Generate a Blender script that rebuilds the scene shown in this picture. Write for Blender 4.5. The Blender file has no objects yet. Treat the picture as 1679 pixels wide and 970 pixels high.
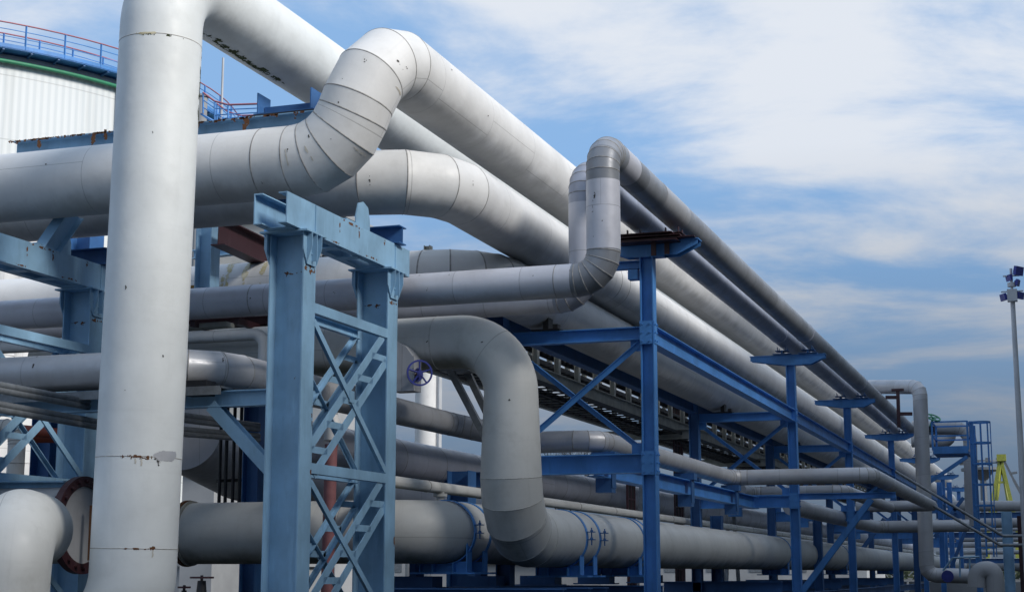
import bpy, math, random
from mathutils import Vector, Matrix, noise
random.seed(7)
V = Vector
R_ = math.radians
sc = bpy.context.scene
col = sc.collection
EYE = 1.7
# ------------------------------------------------------------------ camera
F_PX, W_PX, H_PX = 2600.0, 1679.0, 970.0
YAW, PITCH = R_(19.0), R_(9.88)
cam = bpy.data.cameras.new('camera'); camo = bpy.data.objects.new('camera', cam); col.objects.link(camo)
cam.sensor_width = 36; cam.lens = F_PX / W_PX * 36; cam.clip_end = 3000; cam.clip_start = 0.1
camo.location = (0, 0, EYE); camo.rotation_euler = (R_(90) + PITCH, 0, YAW)
sc.camera = camo
_cr = V((math.cos(YAW), math.sin(YAW), 0)); _ch = V((-math.sin(YAW), math.cos(YAW), 0))
_cf = _ch * math.cos(PITCH) + V((0, 0, 1)) * math.sin(PITCH)
_cu = -_ch * math.sin(PITCH) + V((0, 0, 1)) * math.cos(PITCH)
def at(x, y, X=None, Y=None, Z=None, D=None):
    """world point of the survey plan read off the photograph, on a plane of known depth"""
    d = _cr * ((x - W_PX / 2) / F_PX) + _cu * ((H_PX / 2 - y) / F_PX) + _cf
    if X is not None: t = X / d.x
    elif Y is not None: t = Y / d.y
    elif Z is not None: t = Z / d.z
    else: t = D
    return V((0, 0, EYE)) + d * t
# ------------------------------------------------------------------ materials
def nt(mat):
    mat.use_nodes = True; t = mat.node_tree
    for n in list(t.nodes): t.nodes.remove(n)
    return t
def N(t, typ, **kw):
    n = t.nodes.new(typ)
    for k, v in kw.items(): setattr(n, k, v)
    return n
def mix(t, fac, a, b, mode='MIX'):
    m = N(t, 'ShaderNodeMix', data_type='RGBA', blend_type=mode)
    for i, s in ((0, fac), (6, a), (7, b)):
        if hasattr(s, 'is_linked'): t.links.new(s, m.inputs[i])
        elif i == 0: m.inputs[0].default_value = s
        else: m.inputs[i].default_value = (*s, 1) if len(s) == 3 else s
    return m.outputs[2]
def math_(t, op, a, b=None, c=None):
    m = N(t, 'ShaderNodeMath', operation=op)
    for i, s in enumerate((a, b, c)):
        if s is None: continue
        if hasattr(s, 'is_linked'): t.links.new(s, m.inputs[i])
        else: m.inputs[i].default_value = s
    return m.outputs[0]
def ramp(t, fac, p0, p1, c0=0.0, c1=1.0):
    m = N(t, 'ShaderNodeMapRange'); m.interpolation_type = 'SMOOTHSTEP'
    t.links.new(fac, m.inputs[0])
    for i, v in enumerate((p0, p1, c0, c1)): m.inputs[i + 1].default_value = v
    return m.outputs[0]
def tex_noise(t, vec, scale, detail=4, rough=0.55, dist=0.0):
    n = N(t, 'ShaderNodeTexNoise'); n.inputs['Scale'].default_value = scale
    n.inputs['Detail'].default_value = detail; n.inputs['Roughness'].default_value = rough
    n.inputs['Distortion'].default_value = dist
    if vec is not None: t.links.new(vec, n.inputs['Vector'])
    return n.outputs['Fac']
def mapping(t, vec, scale=(1, 1, 1), loc=(0, 0, 0)):
    m = N(t, 'ShaderNodeMapping'); m.inputs['Scale'].default_value = scale; m.inputs['Location'].default_value = loc
    t.links.new(vec, m.inputs['Vector']); return m.outputs[0]
def finish(t, colr, rough, bump=None, bstr=0.2, bdist=0.01, metal=0.0, spec=0.5):
    b = N(t, 'ShaderNodeBsdfPrincipled'); o = N(t, 'ShaderNodeOutputMaterial')
    if hasattr(colr, 'is_linked'): t.links.new(colr, b.inputs['Base Color'])
    else: b.inputs['Base Color'].default_value = (*colr, 1)
    if hasattr(rough, 'is_linked'): t.links.new(rough, b.inputs['Roughness'])
    else: b.inputs['Roughness'].default_value = rough
    b.inputs['Metallic'].default_value = metal
    b.inputs['Specular IOR Level'].default_value = spec
    if bump is not None:
        bp = N(t, 'ShaderNodeBump'); bp.inputs['Strength'].default_value = bstr; bp.inputs['Distance'].default_value = bdist
        t.links.new(bump, bp.inputs['Height']); t.links.new(bp.outputs[0], b.inputs['Normal'])
    t.links.new(b.outputs[0], o.inputs[0])
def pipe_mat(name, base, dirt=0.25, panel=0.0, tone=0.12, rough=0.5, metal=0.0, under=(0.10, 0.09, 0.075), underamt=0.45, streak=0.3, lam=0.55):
    m = bpy.data.materials.new(name); t = nt(m)
    uv = N(t, 'ShaderNodeUVMap').outputs[0]; pos = N(t, 'ShaderNodeNewGeometry').outputs['Position']
    nor = N(t, 'ShaderNodeSeparateXYZ'); t.links.new(N(t, 'ShaderNodeNewGeometry').outputs['Normal'], nor.inputs[0])
    c = mix(t, ramp(t, tex_noise(t, pos, 0.8, 6), 0.35, 0.7), base, tuple(x * 0.88 for x in base))
    if panel:
        s = N(t, 'ShaderNodeSeparateXYZ'); t.links.new(uv, s.inputs[0])
        fl = math_(t, 'FLOOR', math_(t, 'DIVIDE', s.outputs[0], panel))
        w = N(t, 'ShaderNodeTexWhiteNoise', noise_dimensions='1D'); t.links.new(fl, w.inputs['W'])
        k = ramp(t, w.outputs[0], 0.0, 1.0, 0.0, tone * 2)
        fr = math_(t, 'FRACT', math_(t, 'DIVIDE', s.outputs[0], panel))
        l1 = math_(t, 'LESS_THAN', fr, 0.013 / panel)
        vv = math_(t, 'ABSOLUTE', math_(t, 'SUBTRACT', s.outputs[1], math_(t, 'MULTIPLY_ADD', w.outputs[0], 0.55, 0.2)))
        l2 = math_(t, 'LESS_THAN', vv, 0.0017)
        lines = math_(t, 'MAXIMUM', l1, l2)
        c = mix(t, k, c, tuple(x * 0.35 for x in base))
    if panel: c = mix(t, math_(t, 'MULTIPLY', lines, lam), c, tuple(x * 0.4 for x in base))
    # grime clouds, streaks running around the pipe, speckles
    g = ramp(t, tex_noise(t, pos, 2.3, 9, 0.68), 0.48, 0.78, 0, dirt)
    c = mix(t, g, c, tuple(x * 0.55 * k for x, k in zip(base, (1.0, 0.97, 0.9))))
    st = ramp(t, tex_noise(t, mapping(t, uv, (7.0, 1.2, 1)), 1.0, 7, 0.7), 0.52, 0.8, 0, streak)
    c = mix(t, st, c, tuple(x * 0.6 for x in base))
    lc = ramp(t, tex_noise(t, mapping(t, uv, (0.35, 22.0, 1), (3, 0, 0)), 1.0, 4, 0.6), 0.56, 0.75, 0, streak * 0.8)
    c = mix(t, lc, c, tuple(x * 0.68 for x in base))
    sp = ramp(t, tex_noise(t, pos, 26, 3, 0.6), 0.70, 0.78, 0, 0.45 * dirt * 2)
    c = mix(t, sp, c, (0.11, 0.085, 0.06))
    dn = ramp(t, math_(t, 'ADD', nor.outputs[2], math_(t, 'MULTIPLY', math_(t, 'SUBTRACT', tex_noise(t, pos, 1.7, 6, 0.6), 0.5), 0.6)), -0.45, -0.98, 0, underamt)  # downward faces darkened: shade painted in together with dirt
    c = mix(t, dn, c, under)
    h = math_(t, 'ADD', tex_noise(t, pos, 1.6, 3), math_(t, 'MULTIPLY', tex_noise(t, pos, 9, 3), 0.12))
    if panel: h = math_(t, 'SUBTRACT', h, math_(t, 'MULTIPLY', lines, 0.25))
    r = ramp(t, tex_noise(t, pos, 5, 5), 0.3, 0.7, rough - 0.08, rough + 0.12)
    finish(t, c, r, h, 0.35, 0.03, metal)
    return m
def steel_mat(name, base, rust=0.5, dark=0.6, rough=0.5, scale=1.0):
    m = bpy.data.materials.new(name); t = nt(m)
    g = N(t, 'ShaderNodeNewGeometry'); pos = g.outputs['Position']
    c = mix(t, ramp(t, tex_noise(t, pos, 1.3 * scale, 6), 0.3, 0.72), base, tuple(x * 0.72 for x in base))
    f = mix(t, ramp(t, tex_noise(t, mapping(t, pos, (4, 4, .7)), 2.0, 7, 0.65), 0.5, 0.8, 0, 0.55), c, tuple(min(1, x * dark * 0.9) for x in base))
    ch = ramp(t, tex_noise(t, mapping(t, pos, (5, 5, 0.8)), 1.5, 4, 0.6), 0.58, 0.78, 0, 0.25)
    f = mix(t, ch, f, tuple(min(1, x * 1.45 + 0.05) for x in base))
    rs = ramp(t, tex_noise(t, mapping(t, pos, (1.5, 1.5, 0.8)), 3.1 * scale, 10, 0.72), 0.70 - rust * 0.1, 0.76 - rust * 0.1, 0, 0.9)
    rc = mix(t, tex_noise(t, pos, 20, 4), (0.10, 0.035, 0.018), (0.20, 0.085, 0.03))
    f = mix(t, rs, f, rc)
    h = tex_noise(t, pos, 14, 5)
    finish(t, f, ramp(t, rs, 0, 1, rough, 0.9), h, 0.25, 0.006)
    return m
def plain_mat(name, base, var=0.25, rough=0.6, scale=3.0, metal=0.0, bump=0.15, alt=None):
    m = bpy.data.materials.new(name); t = nt(m)
    pos = N(t, 'ShaderNodeNewGeometry').outputs['Position']
    c = mix(t, ramp(t, tex_noise(t, pos, scale, 8, 0.62), 0.3, 0.7), base, alt or tuple(x * (1 - var) for x in base))
    finish(t, c, rough, tex_noise(t, pos, scale * 6, 4), bump, 0.01, metal)
    return m
M = {}
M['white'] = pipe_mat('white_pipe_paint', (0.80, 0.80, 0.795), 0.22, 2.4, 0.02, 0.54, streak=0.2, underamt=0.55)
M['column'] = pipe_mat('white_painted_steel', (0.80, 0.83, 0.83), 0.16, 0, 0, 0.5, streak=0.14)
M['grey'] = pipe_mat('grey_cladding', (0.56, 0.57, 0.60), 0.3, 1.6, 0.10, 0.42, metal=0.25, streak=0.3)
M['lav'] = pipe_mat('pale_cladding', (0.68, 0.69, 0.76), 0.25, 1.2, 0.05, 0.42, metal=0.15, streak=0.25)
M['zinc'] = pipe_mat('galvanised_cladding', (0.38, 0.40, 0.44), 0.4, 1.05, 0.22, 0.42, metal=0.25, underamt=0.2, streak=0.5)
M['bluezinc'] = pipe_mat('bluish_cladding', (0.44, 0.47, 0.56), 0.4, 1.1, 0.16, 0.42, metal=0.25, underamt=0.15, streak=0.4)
M['low'] = pipe_mat('shaded_weathered_paint', (0.66, 0.66, 0.635), 0.35, 3.1, 0.0, 0.5, under=(0.06, 0.065, 0.035), underamt=0.85, streak=0.3)  # base greyed to paint in the shade low down, besides real weathering
M['seam'] = plain_mat('seam_metal', (0.42, 0.41, 0.40), 0.5, 0.55, 9)
M['seam_lt'] = plain_mat('seam_sealant', (0.60, 0.59, 0.56), 0.35, 0.55, 9)
M['lblue'] = steel_mat('light_blue_steel', (0.29, 0.50, 0.70), 0.3)
M['blue'] = steel_mat('blue_steel', (0.085, 0.30, 0.72), 0.15)
M['dblue'] = steel_mat('deep_blue_steel', (0.045, 0.15, 0.38), 0.3)
M['maroon'] = steel_mat('primer_red_steel', (0.055, 0.018, 0.024), 0.3)
M['rust'] = plain_mat('rust', (0.13, 0.05, 0.022), 0.5, 0.95, 14, alt=(0.15, 0.075, 0.035))
M['drip'] = plain_mat('pale_rust_drip', (0.52, 0.47, 0.38), 0.2, 0.7, 6, alt=(0.62, 0.60, 0.55))
M['moss'] = plain_mat('moss', (0.05, 0.065, 0.02), 0.6, 1.0, 20)
M['scuff'] = plain_mat('dark_scuff', (0.07, 0.065, 0.06), 0.4, 0.9, 12)
M['ochre'] = plain_mat('ochre_stain', (0.50, 0.42, 0.20), 0.3, 0.7, 6, alt=(0.68, 0.64, 0.5))
M['cable'] = plain_mat('black_cable', (0.016, 0.016, 0.019), 0.4, 0.5, 8)
M['galv'] = plain_mat('galvanised_steel', (0.23, 0.25, 0.27), 0.35, 0.45, 6, metal=0.4)
M['concrete'] = plain_mat('concrete', (0.42, 0.42, 0.38), 0.3, 0.9, 3)
M['ground'] = plain_mat('gravel_ground', (0.075, 0.075, 0.072), 0.4, 0.95, 0.8, bump=0.4)
M['tank'] = None
M['green'] = plain_mat('green_pipe_paint', (0.05, 0.30, 0.16), 0.2, 0.5)
M['handrail'] = plain_mat('red_handrail_paint', (0.48, 0.17, 0.20), 0.2, 0.5)
M['vblue'] = plain_mat('valve_blue', (0.035, 0.05, 0.30), 0.3, 0.4)
M['rose'] = plain_mat('rose_pipe_paint', (0.33, 0.14, 0.15), 0.35, 0.6)
M['orange'] = plain_mat('orange_red_pipe_paint', (0.34, 0.06, 0.03), 0.35, 0.55)
M['yellow'] = plain_mat('yellow_paint', (0.36, 0.39, 0.07), 0.3, 0.5)
M['amber'] = plain_mat('amber_paint', (0.42, 0.22, 0.02), 0.3, 0.6)
M['building'] = plain_mat('pale_wall', (0.40, 0.41, 0.42), 0.25, 0.8, 0.4)
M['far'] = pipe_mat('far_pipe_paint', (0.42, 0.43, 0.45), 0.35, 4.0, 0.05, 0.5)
M['farblue'] = steel_mat('far_blue_steel', (0.06, 0.24, 0.6), 0.2)
M['pole'] = plain_mat('pole_paint', (0.55, 0.57, 0.60), 0.15, 0.5, 1)
M['foliage'] = plain_mat('foliage', (0.05, 0.07, 0.035), 0.5, 0.9, 2)
M['roof'] = plain_mat('roof_red', (0.30, 0.10, 0.08), 0.3, 0.8, 1)
def tank_mat():
    m = bpy.data.materials.new('ribbed_white_sheet'); t = nt(m)
    uv = N(t, 'ShaderNodeUVMap').outputs[0]; s = N(t, 'ShaderNodeSeparateXYZ'); t.links.new(uv, s.inputs[0])
    pos = N(t, 'ShaderNodeNewGeometry').outputs['Position']
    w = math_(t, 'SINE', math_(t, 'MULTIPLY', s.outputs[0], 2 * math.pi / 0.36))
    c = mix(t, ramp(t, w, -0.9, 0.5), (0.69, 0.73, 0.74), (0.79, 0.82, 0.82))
    c = mix(t, ramp(t, tex_noise(t, mapping(t, uv, (1.2, .07, 1)), 1, 6), 0.48, 0.75, 0, 0.35), c, (0.50, 0.51, 0.48))
    lap = math_(t, 'LESS_THAN', math_(t, 'FRACT', math_(t, 'DIVIDE', s.outputs[1], 3.1)), 0.02)
    c = mix(t, math_(t, 'MULTIPLY', lap, 0.35), c, (0.3, 0.31, 0.3))
    finish(t, c, 0.5, w, 0.35, 0.02)
    return m
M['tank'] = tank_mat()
# ------------------------------------------------------------------ mesh builder
def basis(d, up=V((0, 0, 1))):
    d = d.normalized()
    if abs(d.dot(up)) > 0.98: up = V((0, 1, 0))
    s = d.cross(up).normalized(); u = s.cross(d).normalized()
    return s, u
SPLIT = {'splice_plate', 'batten_plate', 'gusset', 'stiffener', 'railing_post', 'bolt', 'rivet', 'leg', 'rust_stain_', 'bolt_lug', 'deck_bracket', 'knee_brace', 'ladder', 'railing', 'handrail', 'post', 'bearing_plate', 'top_chord', 'stub_beam', 'rail', 'safety_cage', 'shoe', 'cable', 'cable_shelf', 'down_pipe', 'lower_beam', 'side_arm', 'rusty_flange', 'strap', 'cradle', 'tray', 'saddle', 'beam', 'tower'}
class MB:
    def __init__(s): s.v = []; s.f = []; s.uv = []; s.mi = []; s.sm = []; s.sharp = set()
    def face(s, idx, uv=None, mi=0, sm=False):
        s.f.append(tuple(idx)); s.uv.append(uv or [(s.v[i].x + s.v[i].y, s.v[i].z) for i in idx]); s.mi.append(mi); s.sm.append(sm)
    def prism(s, prof, p0, p1, up=V((0, 0, 1)), mi=0, scale1=1.0, caps=True):
        """profile in (side, up) swept from p0 to p1"""
        sd, u = basis(p1 - p0, up); b = len(s.v); n = len(prof)
        for p, k in ((p0, 1.0), (p1, scale1)):
            for a, c in prof: s.v.append(p + sd * a * k + u * c * k)
        for i in range(n):
            j = (i + 1) % n; s.face((b + i, b + j, b + n + j, b + n + i), mi=mi)
        if caps: s.face(tuple(b + n - 1 - i for i in range(n)), mi=mi); s.face(tuple(b + n + i for i in range(n)), mi=mi)
    def bar(s, p0, p1, w, h, up=V((0, 0, 1)), mi=0, off=(0, 0)):
        a, c = off; s.prism([(a - w / 2, c - h / 2), (a + w / 2, c - h / 2), (a + w / 2, c + h / 2), (a - w / 2, c + h / 2)], p0, p1, up, mi)
    def box(s, c, sx, sy, sz, mi=0):
        c = V(c); s.bar(c - V((0, sy / 2, 0)), c + V((0, sy / 2, 0)), sx, sz, mi=mi)
    def ibeam(s, p0, p1, w, h, tf=0.025, tw=0.016, up=V((0, 0, 1)), mi=0):
        a, b, g = w / 2, h / 2, tw / 2
        s.prism([(-a, -b), (a, -b), (a, -b + tf), (g, -b + tf), (g, b - tf), (a, b - tf), (a, b), (-a, b), (-a, b - tf), (-g, b - tf), (-g, -b + tf), (-a, -b + tf)], p0, p1, up, mi)
    def channel(s, p0, p1, w, h, tf=0.02, tw=0.014, side=1, up=V((0, 0, 1)), off=0.0, mi=0):
        b = h / 2
        pr = [(0, -b), (-w, -b), (-w, -b + tf), (-tw, -b + tf), (-tw, b - tf), (-w, b - tf), (-w, b), (0, b)]
        pr = [(off + side * x, y) for x, y in pr]
        if side < 0: pr = pr[::-1]
        s.prism(pr[::-1], p0, p1, up, mi)
    def cyl(s, p0, p1, r, seg=12, r1=None, mi=0, smooth=True):
        sd, u = basis(p1 - p0); b = len(s.v); r1 = r if r1 is None else r1
        L = (p1 - p0).length
        for p, k in ((p0, r), (p1, r1)):
            for i in range(seg):
                a = 2 * math.pi * i / seg; s.v.append(p + sd * math.cos(a) * k + u * math.sin(a) * k)
        for i in range(seg):
            j = (i + 1) % seg
            s.face((b + i, b + j, b + seg + j, b + seg + i), [(0, i / seg), (0, (i + 1) / seg), (L, (i + 1) / seg), (L, i / seg)], mi, smooth)
            s.sharp |= {(b + i, b + j), (b + seg + i, b + seg + j)}
        s.face(tuple(b + seg - 1 - i for i in range(seg)), mi=mi); s.face(tuple(b + seg + i for i in range(seg)), mi=mi)
    def rod(s, pts, r, seg=8, mi=0):
        for a, c in zip(pts[:-1], pts[1:]): s.cyl(a, c, r, seg, mi=mi)
    def ring(s, c, axis, r0, r1, w, seg=48, mi=0, a0=0.0, a1=2 * math.pi, up=V((0, 0, 1))):
        """flat annular band: inner r0, outer r1, width w along the axis"""
        ax = axis.normalized(); sd, u = basis(ax, up); n = seg if a1 - a0 >= 6.28 else seg + 1; b = len(s.v)
        for i in range(n):
            a = a0 + (a1 - a0) * i / seg; d = sd * math.cos(a) + u * math.sin(a)
            for rr, k in ((r1, -w / 2), (r1, w / 2), (r0, w / 2), (r0, -w / 2)): s.v.append(c + d * rr + ax * k)
        full = n == seg
        for i in range(seg):
            j = (i + 1) % n if full else i + 1
            for q in range(4):
                q2 = (q + 1) % 4; s.face((b + i * 4 + q, b + j * 4 + q, b + j * 4 + q2, b + i * 4 + q2), mi=mi, sm=False)
        if not full:
            s.face((b, b + 1, b + 2, b + 3), mi=mi); e = b + (n - 1) * 4; s.face((e + 3, e + 2, e + 1, e), mi=mi)
    def pieces(s, eps=0.012):
        """connected components, merged where their boxes touch"""
        n = len(s.v); par = list(range(n))
        def find(a):
            while par[a] != a: par[a] = par[par[a]]; a = par[a]
            return a
        for f in s.f:
            r = find(f[0])
            for k in f[1:]: par[find(k)] = r
        comp = {}
        for i in range(n): comp.setdefault(find(i), []).append(i)
        bx = []
        for vs in comp.values():
            P = [s.v[i] for i in vs]
            bx.append([[min(p[k] for p in P) - eps for k in range(3)], [max(p[k] for p in P) + eps for k in range(3)], vs])
        merged = True
        while merged:
            merged = False; out = []
            for b in bx:
                for o in out:
                    if all(b[0][k] <= o[1][k] and b[1][k] >= o[0][k] for k in range(3)):
                        o[0] = [min(x, y) for x, y in zip(o[0], b[0])]; o[1] = [max(x, y) for x, y in zip(o[1], b[1])]; o[2] = o[2] + b[2]; merged = True; break
                else: out.append(b)
            bx = out
        res = []
        for b in bx:
            idx = {}; m = MB()
            for i in b[2]: idx[i] = len(m.v); m.v.append(s.v[i])
            for f, u, mi, sm in zip(s.f, s.uv, s.mi, s.sm):
                if f[0] in idx: m.f.append(tuple(idx[i] for i in f)); m.uv.append(u); m.mi.append(mi); m.sm.append(sm)
            m.sharp = {(idx[a], idx[c]) for a, c in s.sharp if a in idx and c in idx}
            res.append(m)
        return res
    def build(s, name, mats, parent=None, base=None, split=None):
        if split is None: split = parent is not None and name in SPLIT
        if split:
            ps = s.pieces()
            if 1 < len(ps) <= 100:
                for q in ps: o = q.build(name, mats, parent, base, split=False)
                return o
        me = bpy.data.meshes.new(name)
        if base is None:
            xs = [p.x for p in s.v]; ys = [p.y for p in s.v]; zs = [p.z for p in s.v]
            base = V(((min(xs) + max(xs)) / 2, (min(ys) + max(ys)) / 2, min(zs)))
        if parent is not None:
            base = parent.location.copy()
            if parent.parent: base += parent.parent.location
        me.from_pydata([p - base for p in s.v], [], s.f)
        if not isinstance(mats, (list, tuple)): mats = [mats]
        for m in mats: me.materials.append(m)
        me.polygons.foreach_set('material_index', s.mi); me.polygons.foreach_set('use_smooth', s.sm)
        ul = me.uv_layers.new(name='UVMap'); flat = []
        for u in s.uv:
            for a in u: flat += [a[0], a[1]]
        ul.data.foreach_set('uv', flat)
        if s.sharp:
            sh = {tuple(sorted(e)) for e in s.sharp}
            for e in me.edges:
                if tuple(sorted(e.vertices)) in sh: e.use_edge_sharp = True
        me.validate(); me.update()
        o = bpy.data.objects.new(name, me); col.objects.link(o)
        if parent is not None: o.parent = parent
        else: o.location = base
        return o
def tag(o, label=None, cat=None, group=None, kind=None):
    if label: o['label'] = label
    if cat: o['category'] = cat
    if group: o['group'] = group
    if kind: o['kind'] = kind
    return o
def thing(name, label, cat, loc, group=None):
    o = bpy.data.objects.new(name, None); col.objects.link(o); o.location = loc; o.empty_display_size = 0.3
    return tag(o, label, cat, group)
def kids(o): return [c for c in bpy.data.objects if c.parent == o]
def copy_tree(o, parent=None):
    c = o.copy(); col.objects.link(c)
    if parent: c.parent = parent
    for k in kids(o): copy_tree(k, c)
    return c
# ------------------------------------------------------------------ pipes
class Pipe: pass
def fillet(pts, Rs, n):
    out = [(pts[0], 0)]
    for i in range(1, len(pts) - 1):
        a, b, c = pts[i - 1], pts[i], pts[i + 1]; R = Rs[i - 1] if isinstance(Rs, (list, tuple)) else Rs
        d0 = (b - a).normalized(); d1 = (c - b).normalized(); ph = d0.angle(d1)
        if ph < 0.01: out.append((b, 0)); continue
        T = min(R * math.tan(ph / 2), (b - a).length * (.95 if i == 1 else .49), (c - b).length * (.95 if i == len(pts) - 2 else .49)); R = T / math.tan(ph / 2)
        p0 = b - d0 * T; ctr_dir = (d1 - d0 * d0.dot(d1)).normalized(); C = p0 + ctr_dir * R
        m = n[i - 1] if isinstance(n, (list, tuple)) else n
        k = max(1, m)
        for j in range(k + 1):
            an = ph * j / k; out.append((C - ctr_dir * R * math.cos(an) + d0 * R * math.sin(an), i))
    out.append((pts[-1], 0)); return out
def pipe(name, label, pts, r, mat, R=1.0, n=14, miter=False, seams=(), step=None, step0=0.0, seg=56, group=None,
         cat='pipe', rv=None, bead=0.007, bw=0.035, seam_mi=1, ends=True, parent=None):
    pts = [V(p) for p in pts]; path = fillet(pts, R, n)
    # cumulative length and inserted seam rings
    S = [0.0]
    for a, b in zip(path[:-1], path[1:]): S.append(S[-1] + (b[0] - a[0]).length)
    want = list(seams)
    if step:
        x = step0 or step
        while x < S[-1]: want.append(x); x += step
    if rv: want_r = [q[0] for q in rv]
    else: want_r = []
    allp = [(S[i], path[i][0], path[i][1], bool(path[i][1]) and (miter is True or (miter and path[i][1] in miter))) for i in range(len(path))]
    for w, isseam in [(w, True) for w in want] + [(w, False) for w in want_r]:
        for i in range(len(path) - 1):
            if S[i] + 0.02 < w < S[i + 1] - 0.02 and (not (path[i][1] and path[i + 1][1])):
                k = (w - S[i]) / (S[i + 1] - S[i]); allp.append((w, path[i][0].lerp(path[i + 1][0], k), 0, isseam)); break
    allp.sort(key=lambda q: q[0])
    P = [q[1] for q in allp]; L = [q[0] for q in allp]; nP = len(P)
    def rad(s):
        if not rv: return r
        if s <= rv[0][0]: return rv[0][1]
        for (a, ra), (b, rb) in zip(rv[:-1], rv[1:]):
            if a <= s <= b: return ra + (rb - ra) * (s - a) / (b - a)
        return rv[-1][1]
    tang = []
    for i in range(nP):
        t0 = (P[i] - P[i - 1]).normalized() if i else (P[1] - P[0]).normalized()
        t1 = (P[i + 1] - P[i]).normalized() if i < nP - 1 else t0
        tang.append((t0, t1))
    m = MB(); sd, up = basis(tang[0][0]); rings = []
    cur = tang[0][0]; nrm = up
    for i in range(nP):
        t0, t1 = tang[i]
        q = cur.rotation_difference(t0); nrm = (q @ nrm); nrm = (nrm - t0 * nrm.dot(t0)).normalized(); cur = t0
        bn = t0.cross(nrm); pl = (t0 + t1).normalized()
        rings.append((P[i], t0, t1, nrm.copy(), bn.copy(), pl, rad(L[i])))
    def ringpts(k, rr, shift=0.0):
        c, t0, t1, a, b, pl, _ = rings[k]; o = []
        tt = t0 if shift <= 0 else t1
        for j in range(seg):
            an = 2 * math.pi * j / seg; d = a * math.cos(an) + b * math.sin(an)
            p = d * rr; p = p - t0 * (p.dot(pl) / t0.dot(pl)); o.append(c + p + tt * shift)
        return o
    for k in range(nP): m.v += ringpts(k, rings[k][6])
    for k in range(nP - 1):
        for j in range(seg):
            j2 = (j + 1) % seg; a = k * seg
            m.face((a + j, a + j2, a + seg + j2, a + seg + j), [(L[k], j / seg), (L[k], (j + 1) / seg), (L[k + 1], (j + 1) / seg), (L[k + 1], j / seg)], 0, True)
        if (miter and allp[k][2] and (miter is True or allp[k][2] in miter)):
            for j in range(seg): m.sharp.add((k * seg + j, k * seg + (j + 1) % seg))
    if miter:
        k = nP - 1
    if ends:
        for k, rev in ((0, True), (nP - 1, False)):
            idx = [k * seg + j for j in range(seg)]; m.face(idx[::-1] if rev else idx)
            for j in range(seg): m.sharp.add((k * seg + j, k * seg + (j + 1) % seg))
    for k in range(1, nP - 1):
        if allp[k][3]:
            b0 = len(m.v); rr = rings[k][6]
            for sh, dr in ((-bw / 2, 0.0005), (-bw / 2 * .6, bead), (bw / 2 * .6, bead), (bw / 2, 0.0005)): m.v += ringpts(k, rr + dr, sh)
            for a in range(3):
                for j in range(seg):
                    j2 = (j + 1) % seg; q = b0 + a * seg
                    m.face((q + j, q + j2, q + seg + j2, q + seg + j), None, seam_mi, True)
    o = m.build(name, [mat, M['seam'], M['seam_lt']], parent)
    if parent is None: tag(o, label, cat, group)
    p = Pipe(); p.o = o; p.P = P; p.L = L; p.rad = rad; p.rings = rings
    return p
def frame_at(p, s):
    for i in range(len(p.L) - 1):
        if p.L[i] <= s <= p.L[i + 1]:
            k = (s - p.L[i]) / max(1e-6, p.L[i + 1] - p.L[i]); return p.P[i].lerp(p.P[i + 1], k), (p.P[i + 1] - p.P[i]).normalized()
    return p.P[-1], (p.P[-1] - p.P[-2]).normalized()
def s_near(p, pt):
    best = (1e9, 0)
    for i in range(len(p.L) - 1):
        a, b = p.P[i], p.P[i + 1]; d = b - a; k = max(0, min(1, (pt - a).dot(d) / d.length_squared)); q = a + d * k
        e = (q - pt).length
        if e < best[0]: best = (e, p.L[i] + (p.L[i + 1] - p.L[i]) * k)
    return best[1]
def patch(p, name, pt, ds, dth, mat, dens=0.5, cell=0.03, seed=0, fade=True, toward=None, label=None, fs=7.0, stretch=(1, 1), skew=0.0):
    """ragged stain or growth on a pipe's surface around point pt (a world point near the surface)"""
    s0 = s_near(p, pt); c, t = frame_at(p, s0); d0 = (pt - c); d0 = (d0 - t * d0.dot(t)).normalized(); rr = p.rad(s0)
    e = t.cross(d0); m = MB(); ns = int(ds / cell); nth = int(dth / cell); rnd = random.Random(seed)
    for i in range(-ns // 2, ns // 2):
        for j in range(-nth // 2, nth // 2):
            x, y = (i + .5) * cell, (j + .5) * cell
            f = noise.fractal(V((x * fs * stretch[0] + seed * 3.1, y * fs * stretch[1], seed)), 0.6, 2.0, 4) * 0.5 + 0.5
            ed = ((2 * x / ds) ** 2 + (2 * y / dth) ** 2) if fade else 0
            if f - ed * 0.35 < 1 - dens: continue
            q = []
            for ox, oy in ((0, 0), (1, 0), (1, 1), (0, 1)):
                sx, sy = x + (ox - .5) * cell, y + (oy - .5) * cell + skew * x
                sx += noise.noise(V((sx * 31, sy * 31, 5.))) * cell * .7; sy += noise.noise(V((sx * 29, sy * 33, 9.))) * cell * .7
                a = sy / rr; q.append(c + t * sx + (d0 * math.cos(a) + e * math.sin(a)) * (rr + 0.0035))
            b = len(m.v); m.v += q; m.face((b, b + 1, b + 2, b + 3))
    if not m.f: return None
    o = m.build(name, mat, p.o); o['kind'] = 'stuff'
    if label: o['label'] = label
    return o
def scr(p, x, y):
    """a point on the camera side of pipe p near plan pixel (x, y)"""
    d = (at(x, y, D=1.0) - V((0, 0, EYE))).normalized(); o = V((0, 0, EYE)); best = None
    for i in range(len(p.L) - 1):
        for k in range(5):
            q = p.P[i].lerp(p.P[i + 1], k / 4 + .1)
            tt = (q - o).dot(d); e = (o + d * tt - q).length
            if best is None or e < best[0]: best = (e, tt)
    t = best[1] - 3; 
    while t < best[1] + 3:
        q = o + d * t; s = s_near(p, q); c, _ = frame_at(p, s)
        if (q - c).length <= p.rad(s) * 1.002: return q
        t += 0.01
    return o + d * best[1]
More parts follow.
